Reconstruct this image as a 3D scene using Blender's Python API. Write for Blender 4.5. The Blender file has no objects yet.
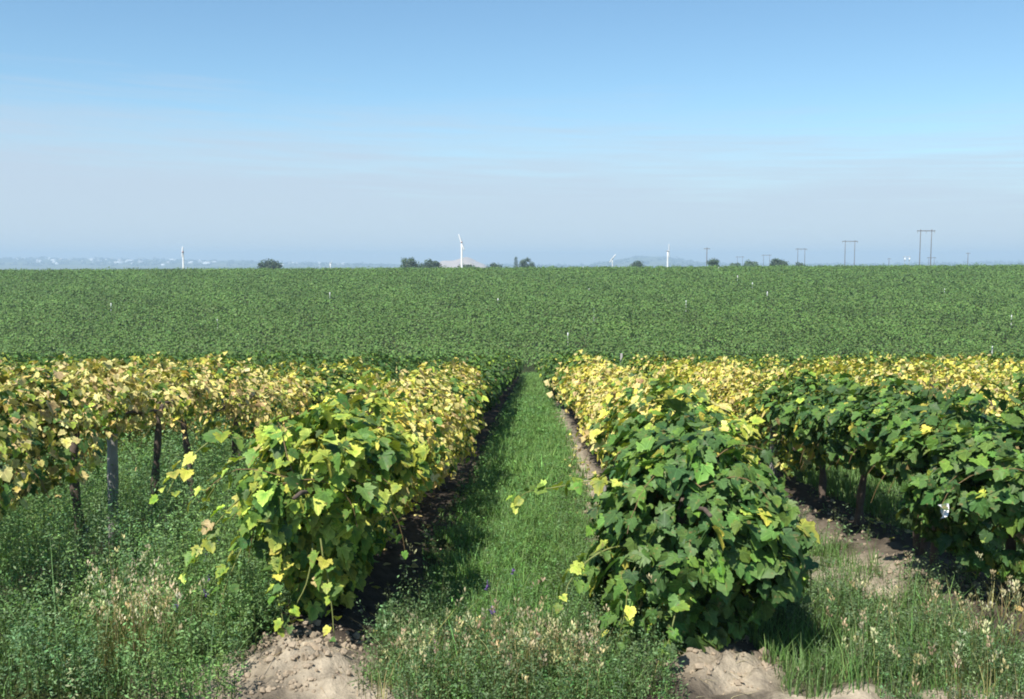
import bpy, math, random
import numpy as np
R = math.radians
rs = np.random.RandomState
S = bpy.context.scene
COL = S.collection

# ------------------------------------------------------------------ camera numbers
H = 2.2                       # eye above the ground at the camera
F = 1000.0                    # focal length in pixels (1024 wide)
W, HH = 1024, 699
PITCH = math.atan(87.5 / F)
YAW = R(1.2)
LEVEL = 262.0                 # picture row of the eye-level horizon


def lat(px, d):
    """ground x of picture column px at forward distance d"""
    return d * math.tan(math.atan((px - 512) / F) - YAW)


def zat(py, d):
    return H - (py - LEVEL) / F * d


# ------------------------------------------------------------------ small helpers
def noise_fn(seed, scale, octaves=3, dim=3):
    r = rs(seed)
    ks, ph, am = [], [], []
    for o in range(octaves):
        for _ in range(5):
            v = r.normal(size=dim)
            v = v / np.linalg.norm(v) * (2 ** o) * r.uniform(.7, 1.4) / scale * 2 * math.pi
            ks.append(v); ph.append(r.uniform(0, 6.28)); am.append(.62 ** o)
    ks = np.array(ks); ph = np.array(ph); am = np.array(am)
    norm = math.sqrt((am ** 2).sum() / 2)

    def f(p):
        return (np.sin(p @ ks.T + ph) * am).sum(1) / norm
    return f


def smooth(a, b, v):
    t = np.clip((v - a) / (b - a), 0, 1)
    return t * t * (3 - 2 * t)


def link(name, verts, faces, mat, parent=None, col=None, uv=None, smooth_shade=True):
    """one mesh object from arrays; faces is an (M,k) array or list of them"""
    verts = np.asarray(verts, np.float32)
    if not isinstance(faces, (list, tuple)):
        faces = [faces]
    faces = [np.asarray(f, np.int32) for f in faces if len(f)]
    me = bpy.data.meshes.new(name)
    me.vertices.add(len(verts))
    me.vertices.foreach_set('co', verts.ravel())
    idx = np.concatenate([f.ravel() for f in faces])
    tot = np.concatenate([np.full(len(f), f.shape[1], np.int32) for f in faces])
    start = np.concatenate([[0], np.cumsum(tot)[:-1]]).astype(np.int32)
    me.loops.add(len(idx)); me.loops.foreach_set('vertex_index', idx)
    me.polygons.add(len(tot)); me.polygons.foreach_set('loop_start', start)
    me.polygons.foreach_set('loop_total', tot)
    me.polygons.foreach_set('use_smooth', np.full(len(tot), smooth_shade, bool))
    if col is not None:
        a = me.attributes.new('col', 'FLOAT_COLOR', 'POINT')
        c = np.ones((len(verts), 4), np.float32); c[:, :3] = col
        a.data.foreach_set('color', c.ravel())
    if uv is not None:
        a = me.attributes.new('leafuv', 'FLOAT2', 'POINT')
        a.data.foreach_set('vector', np.asarray(uv, np.float32).ravel())
    me.update(calc_edges=True)
    me.materials.append(mat)
    o = bpy.data.objects.new(name, me)
    COL.objects.link(o)
    if parent:
        o.parent = parent
    return o


class MB:
    """collects pieces for one mesh"""
    def __init__(s):
        s.v, s.q, s.t, s.c, s.u, s.n = [], [], [], [], [], 0

    def add(s, v, quads=None, tris=None, col=None, uv=None):
        v = np.asarray(v, float)
        s.v.append(v)
        if quads is not None and len(quads): s.q.append(np.asarray(quads) + s.n)
        if tris is not None and len(tris): s.t.append(np.asarray(tris) + s.n)
        s.c.append(np.broadcast_to(np.asarray(col if col is not None else (1, 1, 1), float), (len(v), 3)))
        s.u.append(np.zeros((len(v), 2)) if uv is None else uv)
        s.n += len(v)

    def tube(s, pts, rad, sides=7, col=None, cap=True):
        pts = np.asarray(pts, float); n = len(pts)
        rad = np.broadcast_to(np.asarray(rad, float), (n,))
        tan = np.gradient(pts, axis=0)
        tan /= np.linalg.norm(tan, axis=1)[:, None] + 1e-9
        ref = np.array([0, 0, 1.]) if abs(tan[:, 2]).mean() < .8 else np.array([1., 0, 0])
        a = np.cross(tan, ref); a /= np.linalg.norm(a, axis=1)[:, None] + 1e-9
        b = np.cross(tan, a)
        th = np.linspace(0, 2 * math.pi, sides, endpoint=False)
        ring = (np.cos(th)[None, :, None] * a[:, None] + np.sin(th)[None, :, None] * b[:, None]) * rad[:, None, None]
        v = (pts[:, None] + ring).reshape(-1, 3)
        i = np.arange(n - 1)[:, None] * sides; j = np.arange(sides)[None]; k = (j + 1) % sides
        q = np.stack([i + j, i + k, i + sides + k, i + sides + j], -1).reshape(-1, 4)
        t = []
        if cap:
            v = np.vstack([v, pts[-1:], pts[:1]])
            e = (n - 1) * sides; m = n * sides
            t = [[e + a_, e + (a_ + 1) % sides, m] for a_ in range(sides)] + \
                [[(a_ + 1) % sides, a_, m + 1] for a_ in range(sides)]
        s.add(v, q, t, col)

    def box(s, lo, hi, col=None):
        x0, y0, z0 = lo; x1, y1, z1 = hi
        v = [(x0, y0, z0), (x1, y0, z0), (x1, y1, z0), (x0, y1, z0), (x0, y0, z1), (x1, y0, z1), (x1, y1, z1), (x0, y1, z1)]
        s.add(v, [(0, 3, 2, 1), (4, 5, 6, 7), (0, 1, 5, 4), (1, 2, 6, 5), (2, 3, 7, 6), (3, 0, 4, 7)], None, col)

    def build(s, name, mat, parent=None, smooth_shade=True):
        f = []
        if s.q: f.append(np.vstack(s.q))
        if s.t: f.append(np.vstack(s.t))
        return link(name, np.vstack(s.v), f, mat, parent, np.vstack(s.c), np.vstack(s.u), smooth_shade)


def tag(o, label=None, cat=None, group=None, kind=None):
    for k, v in (('label', label), ('category', cat), ('group', group), ('kind', kind)):
        if v: o[k] = v
    return o


def empty(name, loc, rz=0.0):
    o = bpy.data.objects.new(name, None)
    o.empty_display_size = .3
    COL.objects.link(o); o.location = loc; o.rotation_euler = (0, 0, rz)
    return o


def kids(o):
    return [c for c in KIDS.get(o.name, [])]


KIDS = {}


def own(parent, child):
    KIDS.setdefault(parent.name, []).append(child)
    return child


def dup(o):
    c = o.copy(); COL.objects.link(c)
    for ch in kids(o):
        d = ch.copy(); COL.objects.link(d); d.parent = c
        own(c, d)
        for g in kids(ch):
            e = g.copy(); COL.objects.link(e); e.parent = d
            own(d, e)
    return c


# ------------------------------------------------------------------ materials
def mat_new(name):
    m = bpy.data.materials.new(name); m.use_nodes = True
    nt = m.node_tree; nt.nodes.clear()
    out = nt.nodes.new('ShaderNodeOutputMaterial')
    return m, nt, out


def N(nt, t, **kw):
    n = nt.nodes.new(t)
    for k, v in kw.items():
        if k.startswith('i_'):
            n.inputs[k[2:].replace('_', ' ')].default_value = v
        else:
            setattr(n, k, v)
    return n


def math_n(nt, op, a, b=None, c=None):
    n = nt.nodes.new('ShaderNodeMath'); n.operation = op
    for i, x in enumerate((a, b, c)):
        if x is None: continue
        if isinstance(x, (int, float)): n.inputs[i].default_value = x
        else: nt.links.new(x, n.inputs[i])
    return n.outputs[0]


def leaf_mat(name, rough=.5, spec=.35, trans=.28, vein=False, tcol=(1.15, 1.2, .55)):
    m, nt, out = mat_new(name)
    L = nt.links
    at = N(nt, 'ShaderNodeAttribute', attribute_name='col')
    colr = at.outputs['Color']
    geo = N(nt, 'ShaderNodeNewGeometry')
    tc = N(nt, 'ShaderNodeTexCoord')
    nz = N(nt, 'ShaderNodeTexNoise'); nz.inputs['Scale'].default_value = 45; nz.inputs['Detail'].default_value = 2
    L.new(tc.outputs['Object'], nz.inputs['Vector'])
    f = math_n(nt, 'MULTIPLY_ADD', nz.outputs['Fac'], .7, .65)
    if vein:
        uv = N(nt, 'ShaderNodeAttribute', attribute_name='leafuv')
        sp = N(nt, 'ShaderNodeSeparateXYZ'); L.new(uv.outputs['Vector'], sp.inputs[0])
        ang = math_n(nt, 'ARCTAN2', sp.outputs[0], sp.outputs[1])
        pp = math_n(nt, 'PINGPONG', ang, .39)          # 0 on each main vein
        rr = math_n(nt, 'MULTIPLY', sp.outputs[0], sp.outputs[0])
        rr = math_n(nt, 'MULTIPLY_ADD', sp.outputs[1], sp.outputs[1], rr)
        rr = math_n(nt, 'SQRT', rr)
        dist = math_n(nt, 'MULTIPLY', pp, rr)
        mk = nt.nodes.new('ShaderNodeMapRange')
        mk.inputs['From Min'].default_value = .004; mk.inputs['From Max'].default_value = .03
        mk.inputs['To Min'].default_value = 1.45; mk.inputs['To Max'].default_value = 1.0
        L.new(dist, mk.inputs['Value'])
        f = math_n(nt, 'MULTIPLY', f, mk.outputs[0])
    if name.startswith('grape'):                     # dry brown blotches of autumn
        nb = N(nt, 'ShaderNodeTexNoise'); nb.inputs['Scale'].default_value = 24; nb.inputs['Detail'].default_value = 4
        L.new(tc.outputs['Object'], nb.inputs['Vector'])
        bm = nt.nodes.new('ShaderNodeMapRange'); bm.interpolation_type = 'SMOOTHSTEP'
        bm.inputs['From Min'].default_value = .60; bm.inputs['From Max'].default_value = .70
        bm.inputs['To Max'].default_value = .55
        L.new(nb.outputs['Fac'], bm.inputs['Value'])
        bx = N(nt, 'ShaderNodeMix', data_type='RGBA')
        L.new(bm.outputs[0], bx.inputs['Factor']); L.new(colr, bx.inputs['A']); bx.inputs['B'].default_value = (.27, .17, .07, 1)
        colr = bx.outputs['Result']
    mul = N(nt, 'ShaderNodeVectorMath', operation='SCALE')
    L.new(colr, mul.inputs[0]); L.new(f, mul.inputs['Scale'])
    p = N(nt, 'ShaderNodeBsdfPrincipled')
    p.inputs['Roughness'].default_value = rough
    p.inputs['Specular IOR Level'].default_value = spec
    L.new(mul.outputs[0], p.inputs['Base Color'])
    tr = N(nt, 'ShaderNodeBsdfTranslucent')
    tm = N(nt, 'ShaderNodeVectorMath', operation='MULTIPLY')
    L.new(mul.outputs[0], tm.inputs[0]); tm.inputs[1].default_value = tcol
    L.new(tm.outputs[0], tr.inputs['Color'])
    mx = N(nt, 'ShaderNodeMixShader'); mx.inputs[0].default_value = trans
    L.new(p.outputs[0], mx.inputs[1]); L.new(tr.outputs[0], mx.inputs[2])
    L.new(mx.outputs[0], out.inputs['Surface'])
    return m


def plain_mat(name, base, rough=.8, spec=.2, nscale=6.0, var=.35, metal=0.0, attr=False):
    m, nt, out = mat_new(name)
    L = nt.links
    tc = N(nt, 'ShaderNodeTexCoord')
    nz = N(nt, 'ShaderNodeTexNoise'); nz.inputs['Scale'].default_value = nscale; nz.inputs['Detail'].default_value = 5
    L.new(tc.outputs['Object'], nz.inputs['Vector'])
    f = math_n(nt, 'MULTIPLY_ADD', nz.outputs['Fac'], 2 * var, 1 - var)
    mul = N(nt, 'ShaderNodeVectorMath', operation='SCALE'); L.new(f, mul.inputs['Scale'])
    if attr:
        at = N(nt, 'ShaderNodeAttribute', attribute_name='col')
        L.new(at.outputs['Color'], mul.inputs[0])
    else:
        mul.inputs[0].default_value = base[:3]
    p = N(nt, 'ShaderNodeBsdfPrincipled')
    p.inputs['Roughness'].default_value = rough; p.inputs['Specular IOR Level'].default_value = spec
    p.inputs['Metallic'].default_value = metal
    L.new(mul.outputs[0], p.inputs['Base Color'])
    bp = N(nt, 'ShaderNodeBump'); bp.inputs['Strength'].default_value = .4; bp.inputs['Distance'].default_value = .02
    L.new(nz.outputs['Fac'], bp.inputs['Height']); L.new(bp.outputs[0], p.inputs['Normal'])
    L.new(p.outputs[0], out.inputs['Surface'])
    return m


M_LEAF = leaf_mat('grape_leaf_near', .5, .22, .22, vein=True)
M_LEAF2 = leaf_mat('grape_leaf', .55, .2, .22)
M_WEED = leaf_mat('weed_leaf', .55, .3, .3)
M_TREE = leaf_mat('tree_leaf', .6, .2, .2)
M_BARK = plain_mat('vine_bark', (.115, .088, .07), .95, .1, 14, .55)
M_CANE = plain_mat('vine_cane', (.20, .12, .06), .8, .2, 20, .3)
M_POSTW = plain_mat('weathered_wood', (.30, .28, .26), .9, .1, 9, .45)
M_POLE = plain_mat('pole_wood', (.13, .10, .085), .9, .1, 3, .3)
M_WHITE = plain_mat('white_paint', (.78, .78, .77), .5, .4, 2, .08)
M_PAPER = plain_mat('white_scrap', (.8, .78, .76), .7, .2, 9, .05)
M_ROOF = plain_mat('town_roof', (.45, .43, .42), .8, .2, .1, .2)
M_CLOD = plain_mat('clod_soil', (.33, .265, .19), 1, .05, 18, .3)
M_HILL = plain_mat('dry_hill', (.46, .36, .28), 1, .05, .05, .25)
M_RED = plain_mat('red_metal', (.4, .08, .05), .5, .3, 2, .1)
M_STEEL = plain_mat('grey_steel', (.45, .46, .47), .5, .4, 2, .1)

# ------------------------------------------------------------------ terrain
PY = np.array([-7000, -60, 0, 40, 70, 80, 90, 97, 110, 150, 200, 235, 255, 290, 340, 450, 700, 1200, 2500, 4000, 6000, 7000.])
PZ = np.array([0, 0, 0, -3.52, -6.16, -7.05, -7.9, -8.05, -7.5, -5.35, -2.75, -1.3, -.9, -1.8, -3.6, -6.0, -8.5, -13, -24, -22, 0, 0])
TPX = np.array([-900, 8, 240, 300, 400, 590, 612, 640, 662, 690, 720, 900, 950, 1030, 2000.])
TPY = np.array([258, 258, 260.5, 262.5, 264.5, 265, 260, 255.8, 257, 261, 263.5, 263.5, 262.3, 261.5, 261.5])
ROWX = lambda n: 1.15 + 2.78 * n
n_g1 = noise_fn(11, 1.3, 3, 2); n_g2 = noise_fn(12, .28, 2, 2); n_g3 = noise_fn(13, 260., 3, 2)
n_g4 = noise_fn(15, .11, 3, 2)
n_d = noise_fn(14, .8, 3, 2)
MOUNDS = [(-1.50, 6.50, .13, .33, .27), (1.36, 6.48, .14, .30, .27), (-1.05, 6.2, .05, .4, .3), (4.2, 6.6, .12, .5, .5),
          (-2.2, 6.4, .06, .4, .4), (3.0, 9.6, .08, .6, .9), (2.7, 6.15, .04, .35, .22), (3.1, 8.9, .04, .3, .5), (1.9, 6.0, .05, .4, .2)]


def base_z(y):
    acc = 0
    offs = np.linspace(-1, 1, 9)
    for o in offs:
        acc = acc + np.interp(y + o * (np.abs(y) * .05 + .5), PY, PZ)
    return acc / len(offs)


def row_dist(x):
    k = np.round((x - 1.15) / 2.78)
    return np.abs(x - (1.15 + 2.78 * k))


def ground_z(x, y):
    x = np.atleast_1d(np.asarray(x, float)); y = np.atleast_1d(np.asarray(y, float))
    z = base_z(y)
    z = z + x * .0048 * smooth(95, 250, y) * (1 - smooth(600, 3000, y))
    # far side of the valley
    px = 533 + 1000 * x / np.maximum(y, 1)
    top = H + (LEVEL - np.interp(px, TPX, TPY)) * 6.0
    z = z + top * smooth(3900, 6000, y)
    p = np.stack([x, y], 1)
    z = z + n_g3(p) * np.clip((y - 500) / 900, 0, 1) * 1.2
    near = 1 - smooth(60, 85, y)
    z = z + .13 * np.exp(-(row_dist(x) / .42) ** 2) * near * smooth(6.3, 7.0, y)
    for mx, my, mh, sx, sy in MOUNDS:
        z = z + mh * np.exp(-((x - mx) / sx) ** 2 - ((y - my) / sy) ** 2)
    mm = 0
    for mx, my, mh, sx, sy in MOUNDS[:2]:
        mm = mm + np.exp(-((x - mx) / (sx * 1.6)) ** 2 - ((y - my) / (sy * 1.6)) ** 2)
    z = z + mm * (.013 * n_g2(p) + .008 * n_g4(p))
    z = z + (.022 * n_g1(p) + .010 * n_g2(p)) * near
    return z


def gz(x, y):
    return float(ground_z([x], [y])[0])


def dirt_amt(x, y):
    """0 = planted green floor, 1 = bare soil"""
    p = np.stack([x, y], 1)
    rd = row_dist(x)
    d = 1 - smooth(.42, .72, rd + .10 * n_d(p))
    d = d * (y > 5.9) * (1 - smooth(75, 90, y))
    for mx, my, mh, sx, sy in MOUNDS:
        d = np.maximum(d, np.clip(1.7 * np.exp(-((x - mx) / (sx * 1.15)) ** 2 - ((y - my) / (sy * 1.2)) ** 2) - .35 + .1 * n_d(p), 0, 1))
    return np.clip(d, 0, 1)


def build_ground():
    rad = [1.2]
    while rad[-1] < 6400:
        r = rad[-1]
        rad.append(r * (1.05 if r < 5 else 1.0075 if r < 24 else 1.02 if r < 400 else 1.035))
    rad = np.array(rad)
    a = np.concatenate([np.arange(-180, -40, 5.), np.arange(-40, 40, .3), np.arange(40, 180, 5.)])
    th = np.radians(a)
    X = (rad[:, None] * np.sin(th)[None]).ravel(); Y = (rad[:, None] * np.cos(th)[None]).ravel()
    X = np.append(X, 0); Y = np.append(Y, 0)
    Z = ground_z(X, Y)
    na, nr = len(a), len(rad)
    i = np.arange(nr - 1)[:, None] * na; j = np.arange(na)[None]; k = (j + 1) % na
    q = np.stack([i + j, i + k, i + na + k, i + na + j], -1).reshape(-1, 4)
    c = nr * na
    t = np.stack([np.arange(na), np.full(na, c), (np.arange(na) + 1) % na], -1)
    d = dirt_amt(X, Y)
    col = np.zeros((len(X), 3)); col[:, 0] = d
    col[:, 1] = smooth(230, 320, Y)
    pale = np.zeros(len(X))  # sunlit mounds and strips; soil elsewhere has the canopy's shade in its colour
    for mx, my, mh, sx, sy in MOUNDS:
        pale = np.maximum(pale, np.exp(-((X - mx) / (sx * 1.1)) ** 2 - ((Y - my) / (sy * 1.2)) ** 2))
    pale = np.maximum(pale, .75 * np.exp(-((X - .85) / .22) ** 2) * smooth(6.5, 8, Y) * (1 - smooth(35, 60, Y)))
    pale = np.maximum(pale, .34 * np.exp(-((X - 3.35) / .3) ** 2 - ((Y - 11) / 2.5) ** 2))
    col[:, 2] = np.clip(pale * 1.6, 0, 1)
    v = np.stack([X, Y, Z], 1)
    m, nt, out = mat_new('ground_soil')
    L = nt.links
    at = N(nt, 'ShaderNodeAttribute', attribute_name='col')
    sp = N(nt, 'ShaderNodeSeparateColor'); L.new(at.outputs['Color'], sp.inputs[0])
    tc = N(nt, 'ShaderNodeTexCoord')
    n1 = N(nt, 'ShaderNodeTexNoise'); n1.inputs['Scale'].default_value = 5; n1.inputs['Detail'].default_value = 8; n1.inputs['Roughness'].default_value = .65
    n2 = N(nt, 'ShaderNodeTexNoise'); n2.inputs['Scale'].default_value = 38; n2.inputs['Detail'].default_value = 4
    L.new(tc.outputs['Object'], n1.inputs['Vector']); L.new(tc.outputs['Object'], n2.inputs['Vector'])
    r1 = N(nt, 'ShaderNodeValToRGB')
    r1.color_ramp.elements[0].position = .3; r1.color_ramp.elements[0].color = (.19, .16, .12, 1)
    r1.color_ramp.elements[1].position = .68; r1.color_ramp.elements[1].color = (.48, .405, .295, 1)
    L.new(n1.outputs['Fac'], r1.inputs[0])
    r2 = N(nt, 'ShaderNodeValToRGB')
    r2.color_ramp.elements[0].position = .35; r2.color_ramp.elements[0].color = (.022, .034, .012, 1)
    r2.color_ramp.elements[1].position = .7; r2.color_ramp.elements[1].color = (.075, .085, .032, 1)
    L.new(n2.outputs['Fac'], r2.inputs[0])
    r4 = N(nt, 'ShaderNodeValToRGB')  # near-black soil under the rows: canopy shadow painted into the base colour
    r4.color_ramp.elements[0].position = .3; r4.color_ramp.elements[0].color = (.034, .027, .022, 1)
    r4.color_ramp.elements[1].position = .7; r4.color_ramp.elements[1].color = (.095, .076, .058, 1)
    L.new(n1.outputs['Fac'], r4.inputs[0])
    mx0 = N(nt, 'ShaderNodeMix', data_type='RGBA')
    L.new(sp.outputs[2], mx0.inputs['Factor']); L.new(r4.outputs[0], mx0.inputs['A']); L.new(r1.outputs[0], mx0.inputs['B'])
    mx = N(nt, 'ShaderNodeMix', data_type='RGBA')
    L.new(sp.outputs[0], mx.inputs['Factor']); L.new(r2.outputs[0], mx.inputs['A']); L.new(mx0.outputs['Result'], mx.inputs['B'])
    # farmland beyond the crest
    n3 = N(nt, 'ShaderNodeTexVoronoi'); n3.inputs['Scale'].default_value = .006
    L.new(tc.outputs['Object'], n3.inputs['Vector'])
    r3 = N(nt, 'ShaderNodeValToRGB')
    r3.color_ramp.elements[0].color = (.05, .085, .03, 1); r3.color_ramp.elements[1].color = (.16, .16, .075, 1)
    s3 = N(nt, 'ShaderNodeSeparateColor'); L.new(n3.outputs['Color'], s3.inputs[0]); L.new(s3.outputs[0], r3.inputs[0])
    mx2 = N(nt, 'ShaderNodeMix', data_type='RGBA')
    L.new(sp.outputs[1], mx2.inputs['Factor']); L.new(mx.outputs['Result'], mx2.inputs['A']); L.new(r3.outputs[0], mx2.inputs['B'])
    p = N(nt, 'ShaderNodeBsdfPrincipled'); p.inputs['Roughness'].default_value = 1; p.inputs['Specular IOR Level'].default_value = .05
    L.new(mx2.outputs['Result'], p.inputs['Base Color'])
    bp = N(nt, 'ShaderNodeBump'); bp.inputs['Strength'].default_value = .8; bp.inputs['Distance'].default_value = .05
    ad = math_n(nt, 'MULTIPLY_ADD', n2.outputs['Fac'], .4, n1.outputs['Fac'])
    L.new(ad, bp.inputs['Height']); L.new(bp.outputs[0], p.inputs['Normal'])
    L.new(p.outputs[0], out.inputs['Surface'])
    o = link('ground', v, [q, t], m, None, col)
    # faces must look up
    tag(o, kind='structure')
    return o


build_ground()

# ------------------------------------------------------------------ leaves
def leaf_template(kind, seed):
    r = rs(seed)
    if kind == 0:
        half = np.array([(.0, .03), (.13, -.13), (.33, -.12), (.47, .04), (.46, .19), (.54, .36), (.46, .50), (.37, .57), (.27, .76), (.13, .90)])
        if seed % 2 == 0:                            # deeper lobes
            half = np.array([(.0, .04), (.12, -.13), (.31, -.14), (.43, .02), (.37, .14), (.55, .30), (.50, .44), (.33, .47), (.30, .66), (.12, .84)])
        mid = (half[:-1] + half[1:]) / 2 * [1, 1] + r.choice([-.035, .03], (len(half) - 1, 1)) * r.uniform(.5, 1, (len(half) - 1, 2))
        half = np.vstack([np.stack([half[:-1], mid], 1).reshape(-1, 2), half[-1:]])
    elif kind == 1:
        half = np.array([(.0, .0), (.3, -.1), (.5, .25), (.33, .6)])
    else:
        half = np.array([(.0, .0), (.45, .40)])
    half = half + r.normal(0, .022 if kind == 0 else .03, half.shape) * (half[:, :1] > 0)
    out = np.vstack([half, [(0, 1.0)], (half[1:] * [-1, 1] + r.normal(0, .02, half[1:].shape))[::-1]])
    if kind == 2:
        xy = out; tris = np.array([(0, 1, 2), (0, 2, 3)])
        e = np.array([0., 1, 1, 1])
    else:
        xy = np.vstack([out, [(0, .22)]])
        n = len(out)
        tris = np.array([(n, i, (i + 1) % n) for i in range(n)])
        e = np.ones(n + 1); e[n] = 0; e[0] = .2
    x, y = xy[:, 0], xy[:, 1]
    fold = r.uniform(-.1, .6); droop = r.uniform(-.05, .55)
    z = fold * np.abs(x) * (1 - .5 * np.abs(x)) - droop * y * y + .12 * np.sin(x * 6 + r.uniform(0, 6)) * np.abs(x)
    return dict(v=np.stack([x, y, z], 1), t=tris, e=e, uv=np.stack([x, y - .03], 1))


TPL = {k: [leaf_template(k, 50 + 10 * k + i) for i in range(7)] for k in (0, 1, 2)}


def unit(v):
    return v / (np.linalg.norm(v, axis=-1, keepdims=True) + 1e-9)


def put_leaves(mb, rng, lod, pos, nor, tip, size, cc, ce):
    """pos, nor, tip (N,3); size (N); colours of centre and margin (N,3)"""
    z = unit(nor)
    y = unit(tip - (tip * z).sum(1, keepdims=True) * z)
    x = np.cross(y, z)
    which = rng.randint(0, len(TPL[lod]), len(pos))
    for k, tp in enumerate(TPL[lod]):
        s = np.where(which == k)[0]
        if not len(s): continue
        tv = tp['v']; nv = len(tv)
        sz = size[s][:, None, None]
        V = pos[s][:, None] + sz * (tv[None, :, 0:1] * x[s][:, None] + tv[None, :, 1:2] * y[s][:, None] + tv[None, :, 2:3] * z[s][:, None])
        e = tp['e'][None, :, None]
        C = cc[s][:, None] * (1 - e) + ce[s][:, None] * e
        T = tp['t'][None] + (np.arange(len(s)) * nv)[:, None, None]
        U = np.broadcast_to(tp['uv'][None], (len(s), nv, 2))
        mb.add(V.reshape(-1, 3), None, T.reshape(-1, 3), C.reshape(-1, 3), U.reshape(-1, 2))


DG = np.array([.058, .118, .036]); MG = np.array([.098, .180, .043]); LG = np.array([.14, .24, .042])
YG = np.array([.36, .42, .06]); YE = np.array([.68, .60, .11]); PY_ = np.array([.70, .60, .23]); TA = np.array([.52, .41, .18]); BR = np.array([.25, .175, .08])
OL = np.array([.13, .125, .03]); LY = np.array([.56, .58, .12])
PAL = {  # colour centre, colour margin, weight
    'green': [(DG, DG, 3), (MG, MG, 5), (MG, LG, 1.6), (LG, LG, .8), (LG, YG, .35), (YG, YE, .14), (TA, BR, .06)],
    'far': [(MG * [1.08, 1, 1], MG, 2), (MG * [1.14, 1.05, 1.05], MG * 1.05, 5), (MG * [1.3, 1.2, 1.2], MG * 1.2, 2)],
    'edge': [(DG, MG, 2.4), (MG, LG, 3.6), (LG, YG, 2.6), (MG, YG, 2.2), (LG, LY, 1.5), (YG, LY, 1.3), (YE, LY, .35), (TA, TA, .05)],
    'yellow': [(YE, YE, 2.2), (YE, PY_, 3), (PY_, PY_, 2.4), (YG, YE, 1.3), (TA, PY_, 1.6), (TA, TA, 1.3), (BR, TA, .9), (OL, YE, .9), (LG, YG, .9), (MG, LG, .7)],
    'gold': [(YE, YE, 2.6), (YE, PY_, 1.6), (YG, YE, 2.4), (LG, YG, 2.0), (MG, LG, 2.0), (PY_, PY_, .9), (TA, TA, .4)],
    'tan': [(TA, PY_, 2.6), (PY_, PY_, 1.6), (YE, PY_, 1.8), (TA, TA, 1.6), (BR, TA, 1.0), (OL, YG, 1.2), (LG, YG, .7), (OL, OL, .6)],
    'mixed': [(MG, MG, 2.4), (LG, LG, 1.5), (LG, YG, 1.8), (YG, YE, 1.6), (YE, PY_, 1.2), (TA, PY_, .5), (DG, DG, 1)],
    'olive': [(OL, OL, 2.2), (OL, YG, 1.4), (YE, PY_, 1.4), (TA, PY_, 1.2), (MG, MG, 1.6), (DG, DG, 1), (BR, TA, .8), (TA, TA, .6)],
}


def palette(rng, kind, n):
    p = PAL[kind]
    w = np.array([a[2] for a in p]); w = w / w.sum()
    k = rng.choice(len(p), n, p=w)
    c = np.array([a[0] for a in p])[k]; e = np.array([a[1] for a in p])[k]
    j = np.exp(rng.normal(0, .16, (n, 1))); h = 1 + rng.normal(0, .07, (n, 3))
    return c * j * h, e * j * h


# cross-sections: height, half-width to the left, half-width to the right
PROF = {
    'end_cone': [(.10, .14, .12), (.35, .24, .18), (.6, .34, .22), (.85, .42, .28), (1.1, .46, .38), (1.35, .46, .48), (1.55, .40, .46), (1.70, .20, .25), (1.76, .05, .05)],
    'end_full': [(.02, .46, .16), (.3, .54, .42), (.6, .58, .66), (.9, .58, .66), (1.2, .53, .56), (1.45, .46, .44), (1.6, .28, .30), (1.68, .06, .06)],
    'curtain': [(.88, .24, .26), (1.0, .42, .44), (1.2, .54, .56), (1.4, .58, .58), (1.6, .48, .48), (1.75, .28, .28), (1.85, .06, .06)],
    'droop': [(.45, .26, .30), (.65, .40, .46), (.9, .54, .57), (1.2, .60, .62), (1.45, .56, .56), (1.65, .38, .38), (1.83, .06, .06)],
    'top': [(1.40, .12, .12), (1.48, .36, .36), (1.60, .46, .46), (1.72, .42, .42), (1.85, .26, .26), (1.95, .05, .05)],
    'thin': [(1.02, .18, .20), (1.14, .40, .40), (1.3, .52, .52), (1.5, .54, .54), (1.68, .36, .36), (1.84, .06, .06)],
}


for k_ in PROF:
    PROF[k_] = [(a * (.90 if 'end' in k_ else .95), b, c) for a, b, c in PROF[k_]]


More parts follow.
